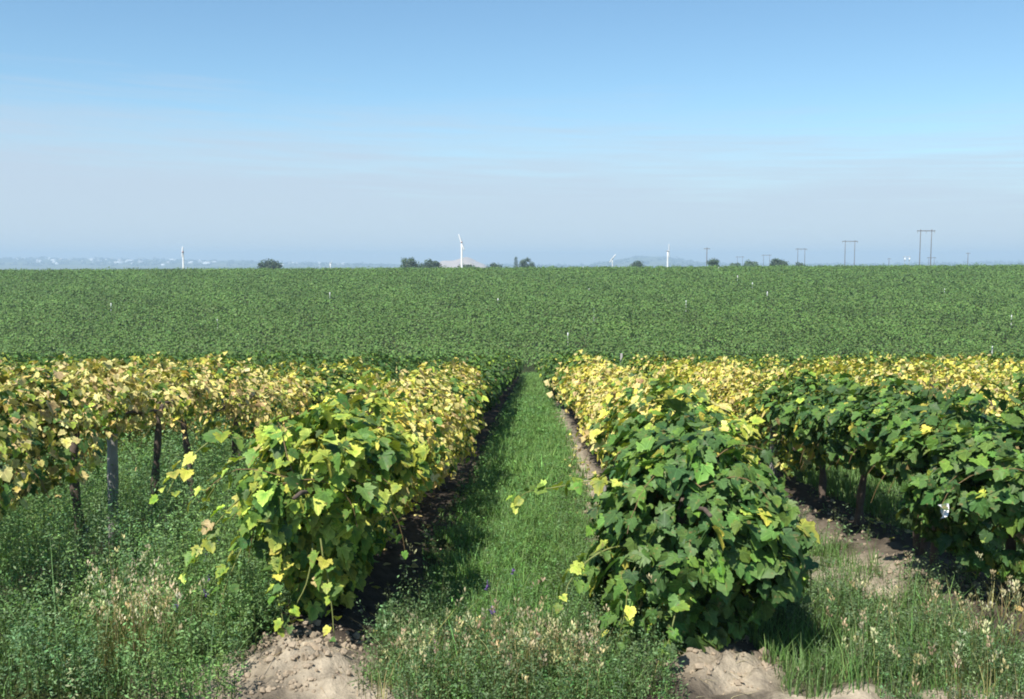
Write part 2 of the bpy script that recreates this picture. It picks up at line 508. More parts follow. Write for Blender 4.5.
def foliage_points(rng, prof, half, n, front=None, hole=.9, lump=.19):
    P = np.array(PROF[prof])
    seed = rng.randint(1e6)
    nl = noise_fn(seed, 1.0, 2); nh = noise_fn(seed + 1, .55, 2)
    z0, z1 = P[0, 0] - .05, P[-1, 0] + .1

    def r_of(p):
        zz = np.clip(p[:, 2], P[0, 0], P[-1, 0])
        w = np.where(p[:, 0] < 0, np.interp(zz, P[:, 0], P[:, 1]), np.interp(zz, P[:, 0], P[:, 2]))
        l = half if front is None else np.where(p[:, 1] < 0, front, half)
        if front is not None:   # the row end is round-shouldered
            l = np.where(p[:, 1] < 0, front * np.clip(w / .62, .7 if prof == 'end_full' else .25, 1.1), half)
        ex = 3.2 if front is None else 2.5
        r = ((np.abs(p[:, 0]) / w) ** ex + (np.abs(p[:, 1]) / l) ** ex) ** (1 / ex)
        r = r + np.clip(p[:, 2] - P[-1, 0], 0, 1) * 4 + np.clip(P[0, 0] - p[:, 2], 0, 1) * 4
        # keep round towards the top
        return r

    got, k = [], 0
    while k < n:
        m = n * 6
        lo_y = -(front * 1.2 if front else half * 1.1)
        p = np.stack([rng.uniform(-1.05, 1.05, m), rng.uniform(lo_y, half * 1.1, m), rng.uniform(z0, z1, m)], 1)
        r = r_of(p) - lump * (1.35 if prof == 'end_cone' else .65 if prof == 'end_full' else 1) * nl(p)
        pr = np.exp(-((r - .88) / .19) ** 2) + .10 * (r < .9)
        pr = pr * (1 + 1.6 * (1 - smooth(.35, .75, p[:, 2]))) if front is not None else pr
        pr = pr * (r < 1.12) * smooth(-1.0, -.3, nh(p) + (.85 - hole))
        s = p[rng.uniform(0, 1, m) < pr]
        got.append(s); k += len(s)
    p = np.vstack(got)[:n]
    e = .03; g = np.zeros_like(p); r0 = r_of(p)
    for a in range(3):
        d = np.zeros(3); d[a] = e
        g[:, a] = (r_of(p + d) - r_of(p - d))
    g = unit(g)
    return p, g


UP = np.array([0, 0, 1.])
SUNDIR = unit(np.array([-.36, -.66, 1.0]))


def leaf_dirs(rng, g, spread=.5):
    n = len(g)
    nor = g * .75 + UP * .45 + SUNDIR * .25 + rng.normal(0, spread, (n, 3))
    tip = -UP * 1.0 + g * .25 + rng.normal(0, .45, (n, 3))
    return unit(nor), unit(tip)


def shoot_path(rng, start, out, length, up=.2, grav=.9, steps=9):
    d = unit(out + UP * up); p = np.array(start, float); pts = [p.copy()]
    for i in range(steps):
        d = unit(d + -UP * grav * .22 + rng.normal(0, .12, 3))
        p = p + d * length / steps; pts.append(p.copy())
    return np.array(pts)


def shoot_leaves(mb, rng, pts, size, lod, pal, every=.10):
    seg = np.linalg.norm(np.diff(pts, axis=0), axis=1); L = seg.sum()
    n = max(3, int(L / every)); t = np.linspace(.15, 1, n)
    cum = np.concatenate([[0], np.cumsum(seg)]) / L
    pos = np.stack([np.interp(t, cum, pts[:, a]) for a in range(3)], 1)
    side = rng.normal(0, 1, (n, 3)); side[:, 2] = np.abs(side[:, 2]) * .3; side = unit(side)
    pos = pos + side * size * .45
    g = unit(side + SUNDIR * .5)
    nor, tip = leaf_dirs(rng, g, .35)
    c, e = palette(rng, pal, n)
    put_leaves(mb, rng, lod, pos, nor, tip, size * (1.1 - .5 * t) * rng.uniform(.8, 1.15, n), c, e)


def make_trunk(rng, lean=0, stems=1, hgt=1.25, rad=.045):
    mb = MB()
    for s in range(stems):
        n = 12
        t = np.linspace(0, 1, n)
        a, b = rng.uniform(0, 6.28, 2)
        x = .05 * np.sin(t * 5 + a) * t + lean * (t - t * t * .6) * (1 if s == 0 else -.4)
        y = .07 * np.sin(t * 4 + b) * t + (s * 2 - stems + 1) * .10 * (.4 + t)
        z = t * (hgt + .12) - .12
        r = rad * (1.25 - .5 * t) * (1 + .16 * np.sin(t * 23 + a)) * (1 + .5 * np.exp(-((t - .03) / .06) ** 2))
        pts = np.stack([x, y, z], 1)
        mb.tube(pts, r, 8)
        for sg in (-1, 1):                   # the arms along the row
            m = 8; u = np.linspace(0, 1, m)
            arm = np.stack([pts[-1, 0] + .03 * np.sin(u * 7 + a), pts[-1, 1] + sg * u * .95, pts[-1, 2] - .02 + .12 * np.sin(u * 1.6) + .02 * np.sin(u * 9)], 1)
            mb.tube(arm, np.linspace(rad * .62, rad * .3, m), 6)
    return mb


def make_vine(rng, prof, pal, lod, n, size, half=1.18, front=None, canes=14, lean=0, stems=1, shoots=8, hole=.95, low_pal=None, extra=None, hgt=1.25):
    """an Empty with trunk, canes and foliage; extra = [(start, out, length, size, palette)] long trailing shoots"""
    root = empty('grapevine', (0, 0, 0))
    own(root, make_trunk(rng, lean, stems, hgt).build('trunk', M_BARK, root))
    fm = MB()
    p, g = foliage_points(rng, prof, half, n, front, hole)
    nor, tip = leaf_dirs(rng, g)
    c, e = palette(rng, pal, n)
    if pal in ('yellow', 'tan', 'gold'):             # greener clumps among the yellow
        c3, e3 = palette(rng, 'mixed', n)
        w3 = (noise_fn(rng.randint(1e6), .9, 2)(p) + rng.normal(0, .3, n) > .95)[:, None]
        c = np.where(w3, c3, c); e = np.where(w3, e3, e)
    if low_pal:
        c2, e2 = palette(rng, low_pal, n)
        w = (p[:, 2] + rng.normal(0, .2, n) < 1.15)[:, None]
        c = np.where(w, c2, c); e = np.where(w, e2, e)
    sz = size * np.clip(rng.normal(1, .30, n), .35, 1.7)
    put_leaves(fm, rng, lod, p, nor, tip, sz, c, e)
    P = np.array(PROF[prof])
    for i in range(canes):
        y0 = rng.uniform(-.9, .9); sg = rng.choice([-1, 1])
        pts = shoot_path(rng, (0, y0 * .9, 1.22), np.array([sg * rng.uniform(.3, 1), rng.normal(0, .35), 0]), rng.uniform(.55, 1.05), up=rng.uniform(.1, .9), grav=1.1)
        pts[:, 2] = np.maximum(pts[:, 2], .15)
        fm.tube(pts, np.linspace(.005, .0025, len(pts)), 4, (.16, .11, .05), cap=False)
        if i < shoots:
            shoot_leaves(fm, rng, pts, size, min(lod, 1) if lod < 2 else 2, pal)
    own(root, fm.build('foliage', M_LEAF if lod == 0 else M_LEAF2, root))
    for (st, out, ln, s2, p2, ev) in (extra or []):
        sm, lm = MB(), MB()
        pts = shoot_path(rng, st, np.array(out, float), ln, .25, .8, 10)
        sm.tube(pts, np.linspace(.007, .003, len(pts)), 5, (.17, .19, .06), cap=False)
        shoot_leaves(sm, rng, pts, s2, 0, p2, ev)
        own(root, sm.build('trailing_shoot', M_LEAF, root))
    return root


VINES = []


def set_vine(root, n, y, label, group, rz=0., sc=None, dx=0.):
    x = ROWX(n) + dx
    root.location = (x, y, gz(x, y) - .02)
    root.rotation_euler = (0, 0, rz)
    if sc: root.scale = sc
    tag(root, label, 'grapevine', group)
    VINES.append((n, y))


# ---- the front vines, each of its own shape
r0 = rs(2024)
set_vine(make_vine(r0, 'end_cone', 'edge', 0, 2000, .105, 1.2, .80, canes=14, shoots=14, stems=1, hole=1.0,
                   extra=[((-.55, -.25, 1.45), (-1, -.25, .1), .75, .12, 'edge', .05), ((-.5, -.1, 1.3), (-1, -.1, -.3), .6, .11, 'edge', .05),
                          ((.05, -.55, .75), (.1, -.5, -.6), .6, .11, 'edge', .06), ((-.45, -.45, 1.1), (-.35, -.4, -.8), .7, .13, 'edge', .05), ((-.1, -.62, .9), (-.1, -.5, -.9), .75, .11, 'edge', .045),
                          ((.12, -.6, .8), (.15, -.4, -1), .7, .10, 'edge', .045), ((-.3, -.6, 1.0), (-.3, -.4, -.9), .75, .11, 'edge', .045)], hgt=1.05),
         -1, 7.55, 'front vine left of the grass alley, leaves with yellow margins, soil mound at its foot', 'grapevines at the row ends')
set_vine(make_vine(r0, 'end_full', 'green', 0, 4000, .106, 1.15, .80, canes=14, shoots=14, stems=1, hole=.95,
                   extra=[((-.45, -.35, 1.15), (-1, -.1, .15), 1.0, .115, 'edge', .055), ((-.5, -.4, .75), (-1, -.3, .1), .65, .11, 'edge', .055),
                          ((.6, -.4, .75), (.8, -.4, -.4), .45, .12, 'green', .09), ((-.4, -.55, .55), (-.8, -.5, -.2), .45, .12, 'edge', .07), ((-.3, -.6, .9), (-.4, -.5, -.7), .8, .11, 'green', .05), ((-.15, -.7, .6), (-.2, -.6, -.6), .6, .11, 'green', .05)], hgt=1.0),
         0, 7.35, 'big dark green front vine right of the grass alley, leaves hanging to the ground', 'grapevines at the row ends')

ORD = {1: 'second', 2: 'third', 3: 'fourth', 4: 'fifth', 5: 'sixth'}
SIDE = {-1: 'in the row left of the grass alley', 0: 'in the row right of the grass alley',
        -2: 'in the far left row with bare trunks and a grey post', 1: 'in the green row at the right edge of the picture'}


def near_vine(n, y, k, prof, pal, num, size, lod, desc, **kw):
    r = rs(100 + n * 37 + k * 7)
    root = make_vine(r, prof, pal, lod, num, size, **kw)
    set_vine(root, n, y, desc, 'grapevines in the near rows', dx=r.normal(0, .04) + (.16 if n == 0 else 0), sc=(1, 1, .93) if n == 1 else None)


# row left of the alley
near_vine(-1, 9.5, 1, 'droop', 'gold', 2600, .080, 0, 'yellow green vine right behind the front vine left of the grass alley')
near_vine(-1, 11.5, 2, 'droop', 'yellow', 3000, .064, 1, 'third vine from the front left of the grass alley, pale yellow drying leaves')
near_vine(-1, 13.5, 3, 'droop', 'yellow', 3000, .064, 1, 'fourth vine from the front left of the grass alley, tallest pale yellow hump', )
# row right of the alley
near_vine(0, 9.4, 1, 'curtain', 'mixed', 2600, .085, 0, 'half green half yellow vine right behind the big dark green front vine')
near_vine(0, 11.5, 2, 'curtain', 'yellow', 3000, .064, 1, 'third vine from the front right of the grass alley, pale yellow leaves')
near_vine(0, 13.5, 3, 'curtain', 'yellow', 3000, .064, 1, 'fourth vine from the front right of the grass alley, pale yellow leaves')
# row at the right edge
near_vine(1, 8.1, 0, 'droop', 'green', 3000, .102, 0, 'green vine cut by the right picture edge, white scrap in its leaves', low_pal='green', front=.7, half=1.1)
near_vine(1, 9.9, 1, 'thin', 'green', 2200, .100, 0, 'green vine of the right row with two dark bare trunks over grass', stems=2)
near_vine(1, 11.7, 2, 'thin', 'green', 2000, .105, 0, 'third green vine of the right row, bare soil at its foot', hole=.8)
near_vine(1, 13.6, 3, 'curtain', 'green', 2500, .10, 1, 'fourth vine of the right row, green with a few yellow leaves low down', low_pal='mixed')
# row at the left edge
near_vine(-2, 7.65, 0, 'curtain', 'olive', 1900, .070, 0, 'brownish olive vine cut by the left picture edge', low_pal='olive')
near_vine(-2, 9.5, 1, 'top', 'tan', 1150, .062, 0, 'tan and yellow vine left of the grey post, thin dark trunk', low_pal='olive', stems=1, half=1.0, shoots=2, canes=5, hgt=1.42)
near_vine(-2, 11.0, 2, 'top', 'tan', 950, .060, 0, 'tan vine right of the grey post on a long curved leaning trunk', lean=.42, stems=1, shoots=2, canes=5, hgt=1.42)
near_vine(-2, 12.7, 3, 'top', 'tan', 1100, .062, 1, 'tan vine of the left row behind the curved trunk, straight dark trunk', lean=-.1, shoots=2, canes=5, hgt=1.42)
near_vine(-2, 14.5, 4, 'thin', 'tan', 1500, .066, 1, 'fifth vine of the left row, tan leaves hanging low', stems=2)

# ---- shared kinds for the rest of the near field
KIND = {}


def proto(kind, i):
    key = (kind, i)
    if key not in KIND:
        r = rs(900 + len(KIND) * 13)
        pal, lod = kind
        if lod == 1:
            pr = ['droop', 'curtain', 'droop'][i % 3]
            root = make_vine(r, pr, pal, 1, 2500, .068 if pal in ('yellow', 'tan', 'gold') else .090, canes=10, shoots=7)
        else:
            pr = ['droop', 'curtain', 'droop'][i % 3]
            root = make_vine(r, pr, pal, 2, 1700, .105 if pal in ('yellow', 'tan', 'gold') else .125, canes=7, shoots=7)
        KIND[key] = [root, False]
    rec = KIND[key]
    if not rec[1]:
        rec[1] = True
        return rec[0]
    return dup(rec[0])


n_zone = noise_fn(77, 9., 2, 2)


def zone(n, y, r):
    """leaf state of a vine by row and distance, as in the photograph"""
    j = n_zone(np.array([[ROWX(n), y]]))[0] * 2.2 + r.normal(0, 1.2)
    lo, hi = {-1: (8, 19), 0: (10, 26), 1: (15.2, 27), 2: (12.5, 29), -2: (8, 19), -3: (8, 20)}.get(n, (10, 29) if n > 0 else (8, 21))
    if lo < y + j * .5 and y + j < hi:
        if n < -1: return 'tan' if r.uniform() < .55 else 'yellow'
        if n >= 2: return 'gold' if r.uniform() < .7 else 'yellow'
        if n == 1: return 'yellow' if r.uniform() < .6 else 'gold'
        return 'yellow'
    if y + j < hi + (4 if n in (-1, 0) else 9) and y > lo: return 'mixed'
    return 'green'


ROWNAME = {-1: 'row left of the grass alley', 0: 'row right of the grass alley', -2: 'second row left of the grass alley',
           1: 'second row right of the grass alley', -3: 'third row left of the grass alley', 2: 'third row right of the grass alley'}
ADJ = {'yellow': 'pale yellow', 'tan': 'tan and yellow', 'gold': 'golden green', 'mixed': 'half yellowed', 'green': 'green'}
NEXT = {-1: 15.5, 0: 15.5, 1: 15.6, -2: 16.4}
spots = []
for n in range(-16, 17):
    y = NEXT.get(n, 8.2)
    while y < 83:
        x = ROWX(n)
        if abs(x + .021 * y) < .512 * y + 1.4:
            spots.append((n, y))
        y += 2.0
spots.sort(key=lambda s: s[1] + (0 if -3 < s[0] < 2 else 4))
indiv, rest = spots[:275], spots[275:]
rv = rs(5)
for n, y in indiv:
    z = zone(n, y, rv)
    lod = 1 if y < 21 else 2
    nv = 3 if lod == 1 else 3
    root = proto((z, lod), 1 if n == 0 and y < 34 else rv.randint(0, nv))
    where = ROWNAME.get(n, 'outer rows on the left side' if n < 0 else 'outer rows on the right side')
    dist = 'nearer stretch' if y < 22 else 'middle stretch' if y < 36 else 'far stretch'
    lab = '%s grapevine, %s, %s' % (ADJ[z], dist, where)
    s = rv.uniform(.93, 1.07); s2 = s * rv.uniform(.94, 1.05)
    flip = rv.choice([0, math.pi])
    set_vine(root, n, y + rv.normal(0, .1), lab, lab.replace('grapevine', 'grapevines'), rz=flip + rv.normal(0, .06), sc=(s, 1, s2), dx=rv.normal(0, .05) + (.16 if n == 0 and y < 34 else 0))


# ---- vines too far to tell apart: the rest of the near rows and the whole opposite slope
def far_vines():
    r = rs(31)
    mb = MB()
    for n, y in rest:
        m = 300
        p, g = foliage_points(r, 'droop', 1.15, m)
        nor, tip = leaf_dirs(r, g)
        zc = zone(n, y, r)
        c, e = palette(r, zc, m)
        x = ROWX(n)
        p = p + np.array([x, y, gz(x, y) - .02])
        put_leaves(mb, r, 2, p, nor, tip, .27 * np.clip(r.normal(1, .25, m), .5, 1.5), c, e)
    # the slope opposite: rows across the view, a little askew
    nl = noise_fn(91, 3.2, 3, 2); nb = noise_fn(92, 26., 3, 2)
    ang = R(3.0)
    for k in range(0, 68):
        yr = 94 + k * 2.8
        width = .56 * yr + 14
        m = int(2 * width * (70 if yr < 130 else 54 if yr < 180 else 42))
        u = r.uniform(-width, width, m)
        p2 = np.stack([u, np.full(m, yr)], 1)
        a = nl(p2 * [.45, 1])
        th = r.uniform(-.35, math.pi + .35, m)
        rr = np.clip(r.normal(1, .14, m), .5, 1.25) * (1 + .20 * a)
        lx = np.cos(th) * .85 * rr
        lz = .85 + (np.sin(th) * .92) * rr
        X = u; Y = yr + lx + u * math.tan(ang)
        keep = (r.uniform(size=m) < .30 + .70 * smooth(-1.2, -.2, nl(p2 * [.5, 1.7] + 40))) & (Y > 91.5) & (Y < 284)
        X, Y, lz, th = X[keep], Y[keep], lz[keep], th[keep]
        Z = ground_z(X, Y) + lz
        g = np.stack([np.zeros(len(X)), np.cos(th), np.sin(th)], 1)
        nor, tip = leaf_dirs(r, g, .24)
        c, e = palette(r, 'far', len(X))
        b = 1 + .08 * nb(np.stack([X, Y], 1))[:, None] + .07 * nl(np.stack([X * .3, Y * .8], 1))[:, None]
        sz = (.125 + .0008 * Y) * np.clip(r.normal(1, .3, len(X)), .5, 1.7)
        put_leaves(mb, r, 2, np.stack([X, Y, Z], 1), nor, tip, sz, c * b, e * b)
    o = mb.build('distant_grapevines', M_LEAF2)
    tag(o, 'even green carpet of vine rows covering the far slope up to the skyline', 'vineyard', kind='stuff')


far_vines()

# ------------------------------------------------------------------ posts in the vineyard
def post(x, y, h, r, mat, label, group, lean=(0, 0), cat='post', bury=.1):
    mb = MB()
    t = np.linspace(0, 1, 7)
    pts = np.stack([lean[0] * t, lean[1] * t, -bury + t * (h + bury)], 1)
    rr = r * (1 + .05 * np.sin(t * 17))
    mb.tube(pts, rr, 9)
    o = mb.build('trellis_post', mat)
    o.location = (x, y, gz(x, y))
    tag(o, label, cat, group)
    return o


post(lat(105, 10.3), 10.3, 1.62, .055, M_POSTW, 'grey weathered wooden post in the tan row at the left', 'trellis posts in the near rows', (.03, .02))
post(lat(777, 15.6), 15.6, 1.5, .06, M_POSTW, 'grey wooden post showing pale between yellow leaves behind the dark green front vine', 'trellis posts in the near rows')
post(lat(943, 9.35), 9.35, 1.15, .04, M_POLE, 'dark thin stake under the green vines near the white scrap', 'trellis posts in the near rows', (.05, 0))
post(lat(622, 40), 40, 1.98, .05, M_POSTW, 'post end sticking out of the yellow leaves right of the alley', 'trellis posts in the near rows')
post(lat(606, 11.6), 11.6, .62, .018, M_POSTW, 'short thin grey stake on the bare soil beside the grass alley', 'trellis posts in the near rows', (.01, 0))
FAR_POSTS = [(583, 266), (589, 289), (498, 299), (568, 333), (594, 309), (718, 268), (737, 276), (752, 283), (767, 292), (944, 289), (111, 304), (217, 318), (994, 346), (1012, 315), (686, 301), (330, 293)]


def depth_of(py, px):
    d = np.linspace(92, 285, 700)
    x = np.array([lat(px, q) for q in d])
    rows = LEVEL + (H - (ground_z(x, d) + 1.8)) / d * F
    return float(d[np.argmin(np.abs(rows - py))])


for i, (px, py) in enumerate(FAR_POSTS):
    d = depth_of(py, px)
    inline = (px, py) in ((718, 268), (737, 276), (752, 283), (767, 292))
    lab = 'white post top in the slanting line of four on the far slope' if inline else 'lone white post top standing above the green vines of the far slope'
    post(lat(px, d), d, 1.75 + .0011 * d, .04 + .0001 * d, M_WHITE, lab, 'white posts in line on the far slope' if inline else 'scattered white posts on the far slope')

# scrap caught in the right vine
sc_mb = MB()
g5 = np.stack(np.meshgrid(np.linspace(-1, 1, 6), np.linspace(-1, 1, 6)), -1).reshape(-1, 2)
zz = .25 * np.sin(g5[:, 0] * 2.3 + 1) * np.cos(g5[:, 1] * 1.7)
v5 = np.stack([g5[:, 0] * .045 * (1 + .2 * g5[:, 1]), zz * .16, g5[:, 1] * .05 + .015 * g5[:, 0]], 1)
q5 = [(r_ * 6 + c_, r_ * 6 + c_ + 1, r_ * 6 + c_ + 7, r_ * 6 + c_ + 6) for r_ in range(5) for c_ in range(5)]
v5 = np.vstack([v5, v5 + [0, .003, 0]])
sc_mb.add(v5, q5 + [tuple(36 + k for k in q[::-1]) for q in q5])
o = sc_mb.build('paper_scrap', M_PAPER)
o.location = (lat(952, 7.35), 7.35, zat(512, 7.35)); o.rotation_euler = (R(-20), R(15), R(25))
tag(o, 'crumpled white scrap caught in the vine leaves at the right edge', 'scrap')

# ------------------------------------------------------------------ ground plants
def in_row(x, w):
    return row_dist(x) < w


def scatter(r, xmin, xmax, y0, y1, dens):
    m = int((xmax - xmin) * (y1 - y0) * dens)
    return r.uniform(xmin, xmax, m), r.uniform(y0, y1, m)


n_w = noise_fn(61, 1.4, 3, 2); n_w2 = noise_fn(62, .6, 2, 2)


def blades(mb, r, x, y, h, w, col, bend=.5, seg=3):
    """curved grass blades, seg quads each"""
    n = len(x)
    z = ground_z(x, y) - .01
    a = r.uniform(0, 6.283, n)
    dx, dy = np.cos(a), np.sin(a)
    wx, wy = -dy, dx
    b = bend * r.uniform(.2, 1.2, n) * h
    V = []
    for i in range(seg + 1):
        t = i / seg
        cx = x + dx * b * t * t; cy = y + dy * b * t * t; cz = z + h * (t - .18 * t * t * bend)
        ww = w * (1 - t) ** .7 * .5 + .0006
        V.append(np.stack([cx + wx * ww, cy + wy * ww, cz], 1)); V.append(np.stack([cx - wx * ww, cy - wy * ww, cz], 1))
    V = np.stack(V, 1).reshape(-1, 3)
    nv = 2 * (seg + 1)
    q = np.array([(2 * i, 2 * i + 1, 2 * i + 3, 2 * i + 2) for i in range(seg)])
    Q = (q[None] + (np.arange(n) * nv)[:, None, None]).reshape(-1, 4)
    mb.add(V, Q, None, np.repeat(col, nv, 0))


def herbs(mb, r, x, y, h, leaflets, lsize, col, spread=.5, stemcol=(.09, .12, .04)):
    """leafy stems: a thin curved stem with many small leaflets"""
    n = len(x)
    z = ground_z(x, y) - .01
    a = r.uniform(0, 6.283, n); b = spread * r.uniform(.1, 1, n) * h
    blades(mb, r, x, y, h * .95, np.full(n, .006), np.broadcast_to(np.array(stemcol), (n, 3)) * 1., bend=.2, seg=2)
    t = r.uniform(.12, 1.03, (n, leaflets))
    rad = (.014 + .045 * (1 - t)) * h[:, None] / .45
    aa = r.uniform(0, 6.283, (n, leaflets))
    px = x[:, None] + np.cos(a)[:, None] * b[:, None] * t ** 2 + np.cos(aa) * rad
    py = y[:, None] + np.sin(a)[:, None] * b[:, None] * t ** 2 + np.sin(aa) * rad
    pz = z[:, None] + h[:, None] * t
    P = np.stack([px, py, pz], -1).reshape(-1, 3)
    m = len(P)
    out = np.stack([np.cos(aa), np.sin(aa), np.full_like(aa, .2)], -1).reshape(-1, 3)
    nor = unit(UP * .7 + out * .4 + r.normal(0, .5, (m, 3)))
    tip = unit(out + UP * .5 + r.normal(0, .4, (m, 3)))
    yv = unit(tip - (tip * nor).sum(1, keepdims=True) * nor); xv = np.cross(yv, nor)
    s = (np.repeat(lsize, leaflets) * np.clip(r.normal(1, .3, m), .4, 1.8))[:, None]
    V = np.stack([P, P + yv * s * .55 + xv * s * .20 + nor * s * .06, P + yv * s, P + yv * s * .55 - xv * s * .20 + nor * s * .06], 1).reshape(-1, 3)
    Q = np.arange(m * 4).reshape(-1, 4)
    c = np.repeat(col, leaflets, 0) * np.exp(r.normal(0, .22, (m, 1)))
    mb.add(V, Q, None, np.repeat(c, 4, 0))


def jitter(r, base, n, s=.18, h=.08):
    return np.asarray(base)[None] * np.exp(r.normal(0, s, (n, 1))) * (1 + r.normal(0, h, (n, 3)))


def filt(x, y, cond, *rest):
    return [a[cond] for a in (x, y) + rest]


def build_grass():
    r = rs(41); mb = MB()
    # alley between the two middle rows
    for (y0, y1, dens, w, seg) in ((6.0, 9.5, 1500, .006, 3), (9.5, 15, 1200, .009, 2), (15, 28, 900, .015, 2), (28, 50, 350, .026, 1), (50, 90, 130, .045, 1)):
        x, y = scatter(r, -1.15, .95, y0, y1, dens)
        p = np.stack([x, y], 1)
        ed = .12 * n_w2(p)
        ok = (x > -.97 + ed) & (x < .70 + ed + .10 * smooth(10, 25, y))
        x, y = x[ok], y[ok]; p = p[ok]; n = len(x)
        h = (.11 * np.exp(r.normal(0, .35, n)) * (1 + .25 * n_w(p)) + .03) * (.5 + .5 * smooth(-1.05, -.7, x))
        t = n_w(p)[:, None]
        c = jitter(r, (.14, .255, .064), n, .25) * (1 + .14 * t)
        blades(mb, r, x, y, np.clip(h, .04, .4), np.full(n, w), c, .8, seg)
    # low clover between the blades
    for (y0, y1, dens, nl, ls) in ((5.9, 9, 330, 15, .020), (9, 14, 200, 12, .028), (14, 24, 80, 10, .045), (24, 45, 26, 9, .08)):
        x, y = scatter(r, -1.1, .85, y0, y1, dens)
        p = np.stack([x, y], 1); ed = .12 * n_w2(p)
        ok = (x > -.95 + ed) & (x < .68 + ed)
        x, y = x[ok], y[ok]; p = p[ok]; n = len(x)
        h = .13 * np.exp(r.normal(0, .3, n)) * (1 + .22 * n_w(p + 5))
        t = smooth(-1, 1, n_w(p + 20))[:, None]
        herbs(mb, r, x, y, np.clip(h, .05, .3), nl, np.full(n, ls), jitter(r, (.145, .29, .072), n, .18) * t + jitter(r, (.125, .25, .085), n, .18) * (1 - t))
    # grass floor of the other lanes
    for n_ in (-4, -3, -2, 0, 1, 2):
        xc = ROWX(n_) + 1.39
        for (y0, y1, dens, w) in ((6.0, 10, 900, .007), (10, 18, 600, .012), (18, 30, 300, .022)):
            x, y = scatter(r, xc - .95, xc + .95, y0, y1, dens)
            ok = (np.abs(x + .021 * y) < .53 * y + .8) & ~((n_ == 0) & (x > 3.12 + .16 * n_w2(np.stack([x, y], 1))) & (y > 8.5) & (y < 17))
            x, y = x[ok], y[ok]; n = len(x)
            p = np.stack([x, y], 1)
            h = .16 * np.exp(r.normal(0, .35, n)) * (1 + .25 * n_w(p))
            c = jitter(r, (.125, .22, .060), n, .28)
            blades(mb, r, x, y, np.clip(h, .05, .5), np.full(n, w), c, .7, 2)
    o = mb.build('grass', M_WEED)
    tag(o, 'fresh green grass growing in the lanes between the vine rows', 'grass', kind='stuff')


def build_weeds():
    r = rs(43); mb = MB()
    # tall lucerne-like weeds of the left lane and left foreground
    for (y0, y1, dens, nl, ls) in ((5.8, 9, 135, 70, .024), (9, 13, 110, 44, .031), (13, 20, 60, 24, .05), (20, 30, 25, 16, .085)):
        x, y = scatter(r, -6.8 - .2 * y0, -1.7, y0, y1, dens)
        p = np.stack([x, y], 1)
        ok = (np.abs(x + .021 * y) < .53 * y + .6) & ~((np.abs(x + 1.45) < .36) & (y < 7.3)) & (n_w(p) > -1.5) \
            & (np.hypot(x - lat(128, 6.6), (y - 6.5) * .8) > .26) & ~((x > -1.85) & (y < 6.9) & (n_w2(p) > -.4)) & ((row_dist(x) > .30) | (r.uniform(size=len(x)) < .4))
        x, y = x[ok], y[ok]; p = p[ok]; n = len(x)
        h = (.72 + .15 * n_w(p)) * np.exp(r.normal(0, .30, n)) * (.66 + .38 * smooth(6.4, 7.6, y))
        h = h * np.where(x > -2.3, .72, 1)
        t = smooth(-1, 1, n_w(p * .7 + 9))[:, None]
        c = jitter(r, (.15, .26, .112), n, .2) * (1 - t) + jitter(r, (.175, .30, .085), n, .2) * t
        herbs(mb, r, x, y, np.clip(h, .15, .95), nl, np.full(n, ls), c)
    # long soft blades among them
    x, y = scatter(r, -6.5, -1.9, 5.9, 12, 45)
    p = np.stack([x, y], 1)
    ok = (np.abs(x + .021 * y) < .53 * y + .4) & (n_w2(p + 7) > .1)
    x, y = x[ok], y[ok]; n = len(x)
    blades(mb, r, x, y, .62 * np.exp(r.normal(0, .25, n)), np.full(n, .009), jitter(r, (.15, .25, .08), n, .25), .9, 4)
    # right lane and right foreground, shorter
    for (y0, y1, dens, nl, ls) in ((5.8, 9, 150, 42, .021), (9, 14, 70, 24, .034)):
        x, y = scatter(r, 1.9, 5.8, y0, y1, dens)
        p = np.stack([x, y], 1)
        ok = (np.abs(x + .021 * y) < .53 * y + .6) & (n_w(p + 3) > -.9 + 1.3 * smooth(7.8, 11, y)) & (r.uniform(size=len(x)) > .8 * dirt_amt(x, y))
        x, y = x[ok], y[ok]; p = p[ok]; n = len(x)
        h = (.26 + .05 * n_w(p)) * np.exp(r.normal(0, .25, n))
        c = jitter(r, (.13, .20, .085), n, .22)
        herbs(mb, r, x, y, np.clip(h, .1, .5), nl, np.full(n, ls), c)
    # front of the alley and its right border
    for (x0, x1, y0, y1, dens, hh) in ((-1.1, .85, 6.0, 7.5, 130, .30), (.25, .75, 7.2, 9.5, 90, .26), (-1.15, -.75, 6.2, 8.2, 70, .28), (.3, .8, 9.5, 16, 30, .22),
                                       (-1.2, .6, 7.5, 16, 9, .22), (-.8, .9, 5.4, 6.4, 130, .28)):
        x, y = scatter(r, x0, x1, y0, y1, dens); n = len(x)
        h = hh * np.exp(r.normal(0, .28, n))
        c = jitter(r, (.125, .20, .078), n, .22)
        herbs(mb, r, x, y, h, 38, np.full(n, .022), c)
    o = mb.build('weeds', M_WEED)
    tag(o, 'tall leafy green weeds filling the lanes and the foreground', 'weeds', kind='stuff')


